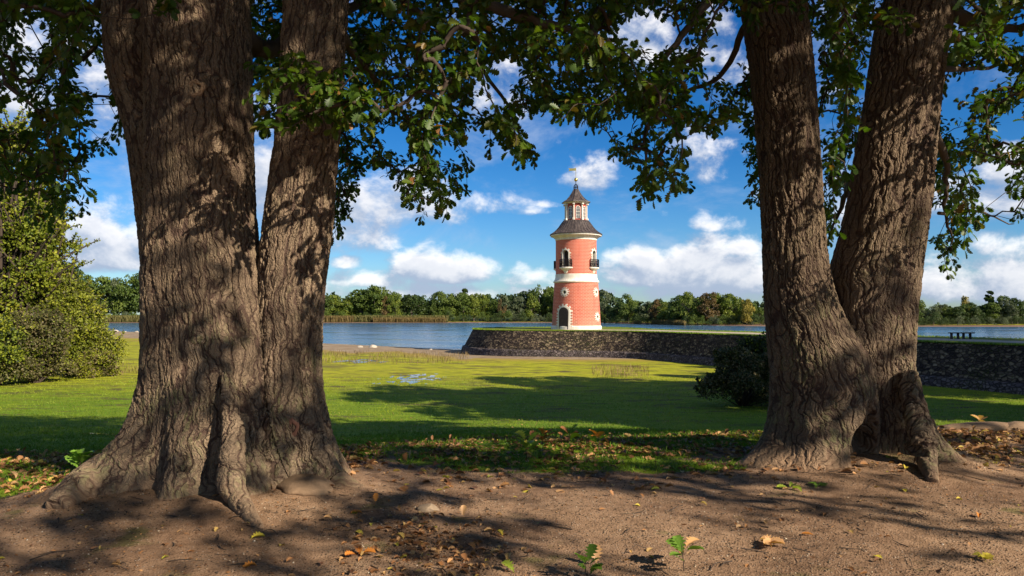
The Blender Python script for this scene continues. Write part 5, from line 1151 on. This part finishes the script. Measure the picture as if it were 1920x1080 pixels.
q = GP(800, 962); boulder('stone', 'small flat pale stone in the leaf litter on the path', q, (.20, .14, .10), 4, M['stone'], sink=.45)
q = GP(1520, 878); boulder('stone', 'flat stone at the front foot of the right oak, left of the hollow', (q.x, q.y, q.z), (.42, .30, .14), 5, M['stone'], sink=.5)
for px, w, d, h, s, rz, lab in ((1795, .92, .5, .26, 11, .1, 'long low edge stone nearest the right oak'), (1850, .98, .55, .30, 12, -.1, 'humped edge stone in the middle of three on the bank'), (1916, 1.0, .6, .34, 13, .15, 'rightmost edge stone on the bank, cut by the picture edge')):
    D = 10.5; x = P(px, 600, D).x; boulder('edge_stone', lab, (x, D, gz(x, D)), (w, d, h * .7), s, M['soilstone'], 'stone', 'stones edging the bank', rz, .45)
for px, D, s, lab in ((676, 124, 1.0, 'pale stone at the waterline beyond the dry stalks, leftmost of the middle pair'), (699, 123, 1.5, 'long pale stone at the waterline beyond the dry stalks'), (808, 116, .5, 'tiny pale stone on the beach left of the quay tip'), (216, 236, 2.2, 'flat pale stone on the sandy shore, leftmost'), (235, 234, 1.0, 'small pale stone on the sandy shore, middle'), (257, 232, 1.5, 'white rounded stone on the sandy shore beside the left oak')):
    x = P(px, 600, D).x; boulder('shore_stone', lab, (x, D, gz(x, D)), (s, s * .6, s * .5), int(px), M['palestone'], 'stone', 'pale stones at the waterline', 0, .35)
mpost = plain('post_paint', (.62, .60, .56), .7)
for i, (px, lab) in enumerate(((1151, 'thin pale post in the lake, nearest the lighthouse'), (1162, 'middle thin pale post in the lake'), (1171, 'tallest thin pale post in the lake, furthest from the lighthouse'))):
    D = 150; x = P(px, 600, D).x; mb = MB(); mb.tube([(0, 0, -.8), (0, 0, .75 + .3 * (i == 2))], .07, 8); mb.tube([(0, 0, .75 + .3 * (i == 2)), (0, 0, .84 + .3 * (i == 2))], [.10, .04], 8)
    o = mb.build('marker_post', mpost); o.location = (x, D, WATER); tag(o, lab, 'post', 'pale posts in the lake')

# ---------------------------------------------------------------- single leaves and seedlings that stand out
def leafcol(name, c): return leaf_mat(name, [(0, tuple(v * .75 for v in c)), (1, tuple(v * 1.2 for v in c))], .25, .55)
LC = {'orange': leafcol('leaf_orange', (.52, .20, .04)), 'tan': leafcol('leaf_tan', (.56, .33, .16)), 'yellow': leafcol('leaf_yellow', (.60, .50, .07)), 'green': leafcol('leaf_green', (.14, .26, .035)), 'brown': leafcol('leaf_brown', (.26, .11, .045)), 'lime': leafcol('leaf_lime', (.30, .38, .05))}
def one_leaf(label, px, py, size, c, kind='dead', stand=0.0, az=None, n=1, cat='leaf', name='fallen_leaf', group='fallen leaves on the path'):
    p = GP(px, py); az = rng.random() * 6.28 if az is None else az; a = az + np.arange(n) * 2.1 + rng.normal(0, .3, n)
    d = np.stack([np.cos(a) * (1 - stand), np.sin(a) * (1 - stand), np.full(n, stand + .06)], -1); up = np.stack([-np.cos(a) * stand * 2, -np.sin(a) * stand * 2 - stand, np.full(n, 1.0 - .7 * stand)], -1)
    pos = np.column_stack([rng.normal(0, size * .15 * (n > 1), (n, 2)), np.full(n, .012)])
    size *= .85; me = leaves_mesh(name, pos, d, up, size * (.8 + .4 * rng.random(n)), rng.random(n), kind); o = mesh_obj(name, me, LC[c], None, False); o.location = p; return tag(o, label, cat, group)
for a in [('tan orange leaf standing on edge alone on the bare path, centre left', 868, 972, .125, 'tan', 'hi', .75, 1.0), ('bright orange lobed leaf flat near the right foot of the left oak', 655, 972, .12, 'orange'), ('narrow orange leaf upright against the last root of the left oak', 704, 953, .085, 'orange', 'hi', .85, 1.6),
          ('big pale yellow leaf at the tip of the curling root', 468, 1017, .15, 'yellow', 'dead', .1, .3), ('yellow leaf lying alone on the path, lower right', 1655, 1054, .095, 'yellow'), ('round orange leaf in the shade right of the right oak', 1835, 975, .085, 'orange', 'dead', .3),
          ('orange yellow leaf just in front of the right oak root', 1692, 922, .085, 'yellow'), ('orange leaf on bare soil between the two leaf groups lower right', 1527, 1008, .10, 'orange'), ('upright tan leaf at the bottom edge beside the green sprout', 1118, 1062, .13, 'tan', 'hi', .8, 1.9),
          ('orange leaf lying on the far right near the edge stones', 1872, 845, .10, 'orange', 'dead', .3), ('pale tan leaf in front of the right oak root, far right', 1788, 862, .11, 'tan'), ('yellow green leaf cut by the bottom edge of the picture', 965, 1077, .11, 'lime', 'dead', .3), ('tan leaf lying left of centre on sunlit soil', 1060, 922, .10, 'tan'),
          ('orange brown leaf lying below the left oak', 483, 1066, .10, 'orange'), ('green lobed leaf at the right foot of the right oak', 1760, 841, .09, 'green', 'dead', .4)]: one_leaf(*a)
one_leaf('pale curled leaves heaped together on the path below the right oak', 1448, 1028, .12, 'tan', 'dead', .25, 0, 6, 'leaves', 'leaf_heap', 'heaps of leaves')
one_leaf('clump of large yellow leaves, bottom right of the path', 1850, 1052, .10, 'yellow', 'maple', .25, 1, 5, 'leaves', 'leaf_heap', 'heaps of leaves')
one_leaf('brown and orange leaves heaped on the path, bottom left of centre', 672, 1046, .10, 'orange', 'dead', .2, 2, 5, 'leaves', 'leaf_heap', 'heaps of leaves')
one_leaf('yellow green leaves lying in shade in front of the right oak', 1478, 918, .12, 'lime', 'dead', .15, 3, 4, 'leaves', 'leaf_heap', 'heaps of leaves')
one_leaf('dark green fallen leaves in shade in front of the right oak', 1535, 912, .15, 'green', 'maple', .1, 0, 3, 'leaves', 'leaf_heap', 'heaps of leaves')
def seedling(label, px, py, h, mix, n=7, group='oak seedlings'):
    p = GP(px, py); r = empty('oak_seedling', p, rng.random() * 6); tag(r, label, 'seedling', group); segs = []
    top = np.array([.02, .0, h]); segs.append((np.array([[0, 0, -.02], [.01, .01, h * .5], top]), np.array([.004, .003, .0015])))
    for c, f in mix:
        k = max(1, int(n * f)); a = rng.random(k) * 6.28; t = .35 + .65 * rng.random(k); d = np.stack([np.cos(a), np.sin(a), .25 + .9 * rng.random(k)], -1)
        pos = np.stack([.01 * np.cos(a), .01 * np.sin(a), h * t], -1); mesh_obj('leaves', leaves_mesh('leaves', pos, d, np.tile([0, 0, 1.0], (k, 1)) + rng.normal(0, .2, (k, 3)), h * .75 * (.7 + .5 * rng.random(k)), rng.random(k), 'hi'), LC[c], r, False)
    mesh_obj('stem', tubes_mesh('stem', segs, 5), M['twig'], r)
seedling('green oak seedling with one withered leaf at the bottom edge, right of centre', 1283, 1074, .17, [('green', .7), ('tan', .25)], 8)
seedling('low green seedling cut by the bottom edge at the centre', 1102, 1092, .13, [('green', 1.0)], 9)
seedling('yellow green seedling at the far side of the bare path', 988, 858, .22, [('lime', 1.0)], 9)
seedling('brown leaved seedling next to the yellow green one', 1018, 842, .20, [('brown', .6), ('orange', .4)], 9)
seedling('half green seedling on the bank edge, centre', 1068, 836, .22, [('brown', .5), ('green', .5)], 9)
seedling('brown and green seedling standing alone right of the others', 1122, 846, .20, [('orange', .5), ('green', .5)], 6)
seedling('tiny yellow green seedling beside a brown leaf drift, centre right', 1232, 878, .12, [('lime', .7), ('brown', .3)], 5)
seedling('broad green seedling at the left foot of the left oak', 150, 905, .20, [('green', 1.0)], 10)
seedling('dry plant tuft on the edge stones, far right', 1838, 800, .16, [('tan', 1.0)], 6)
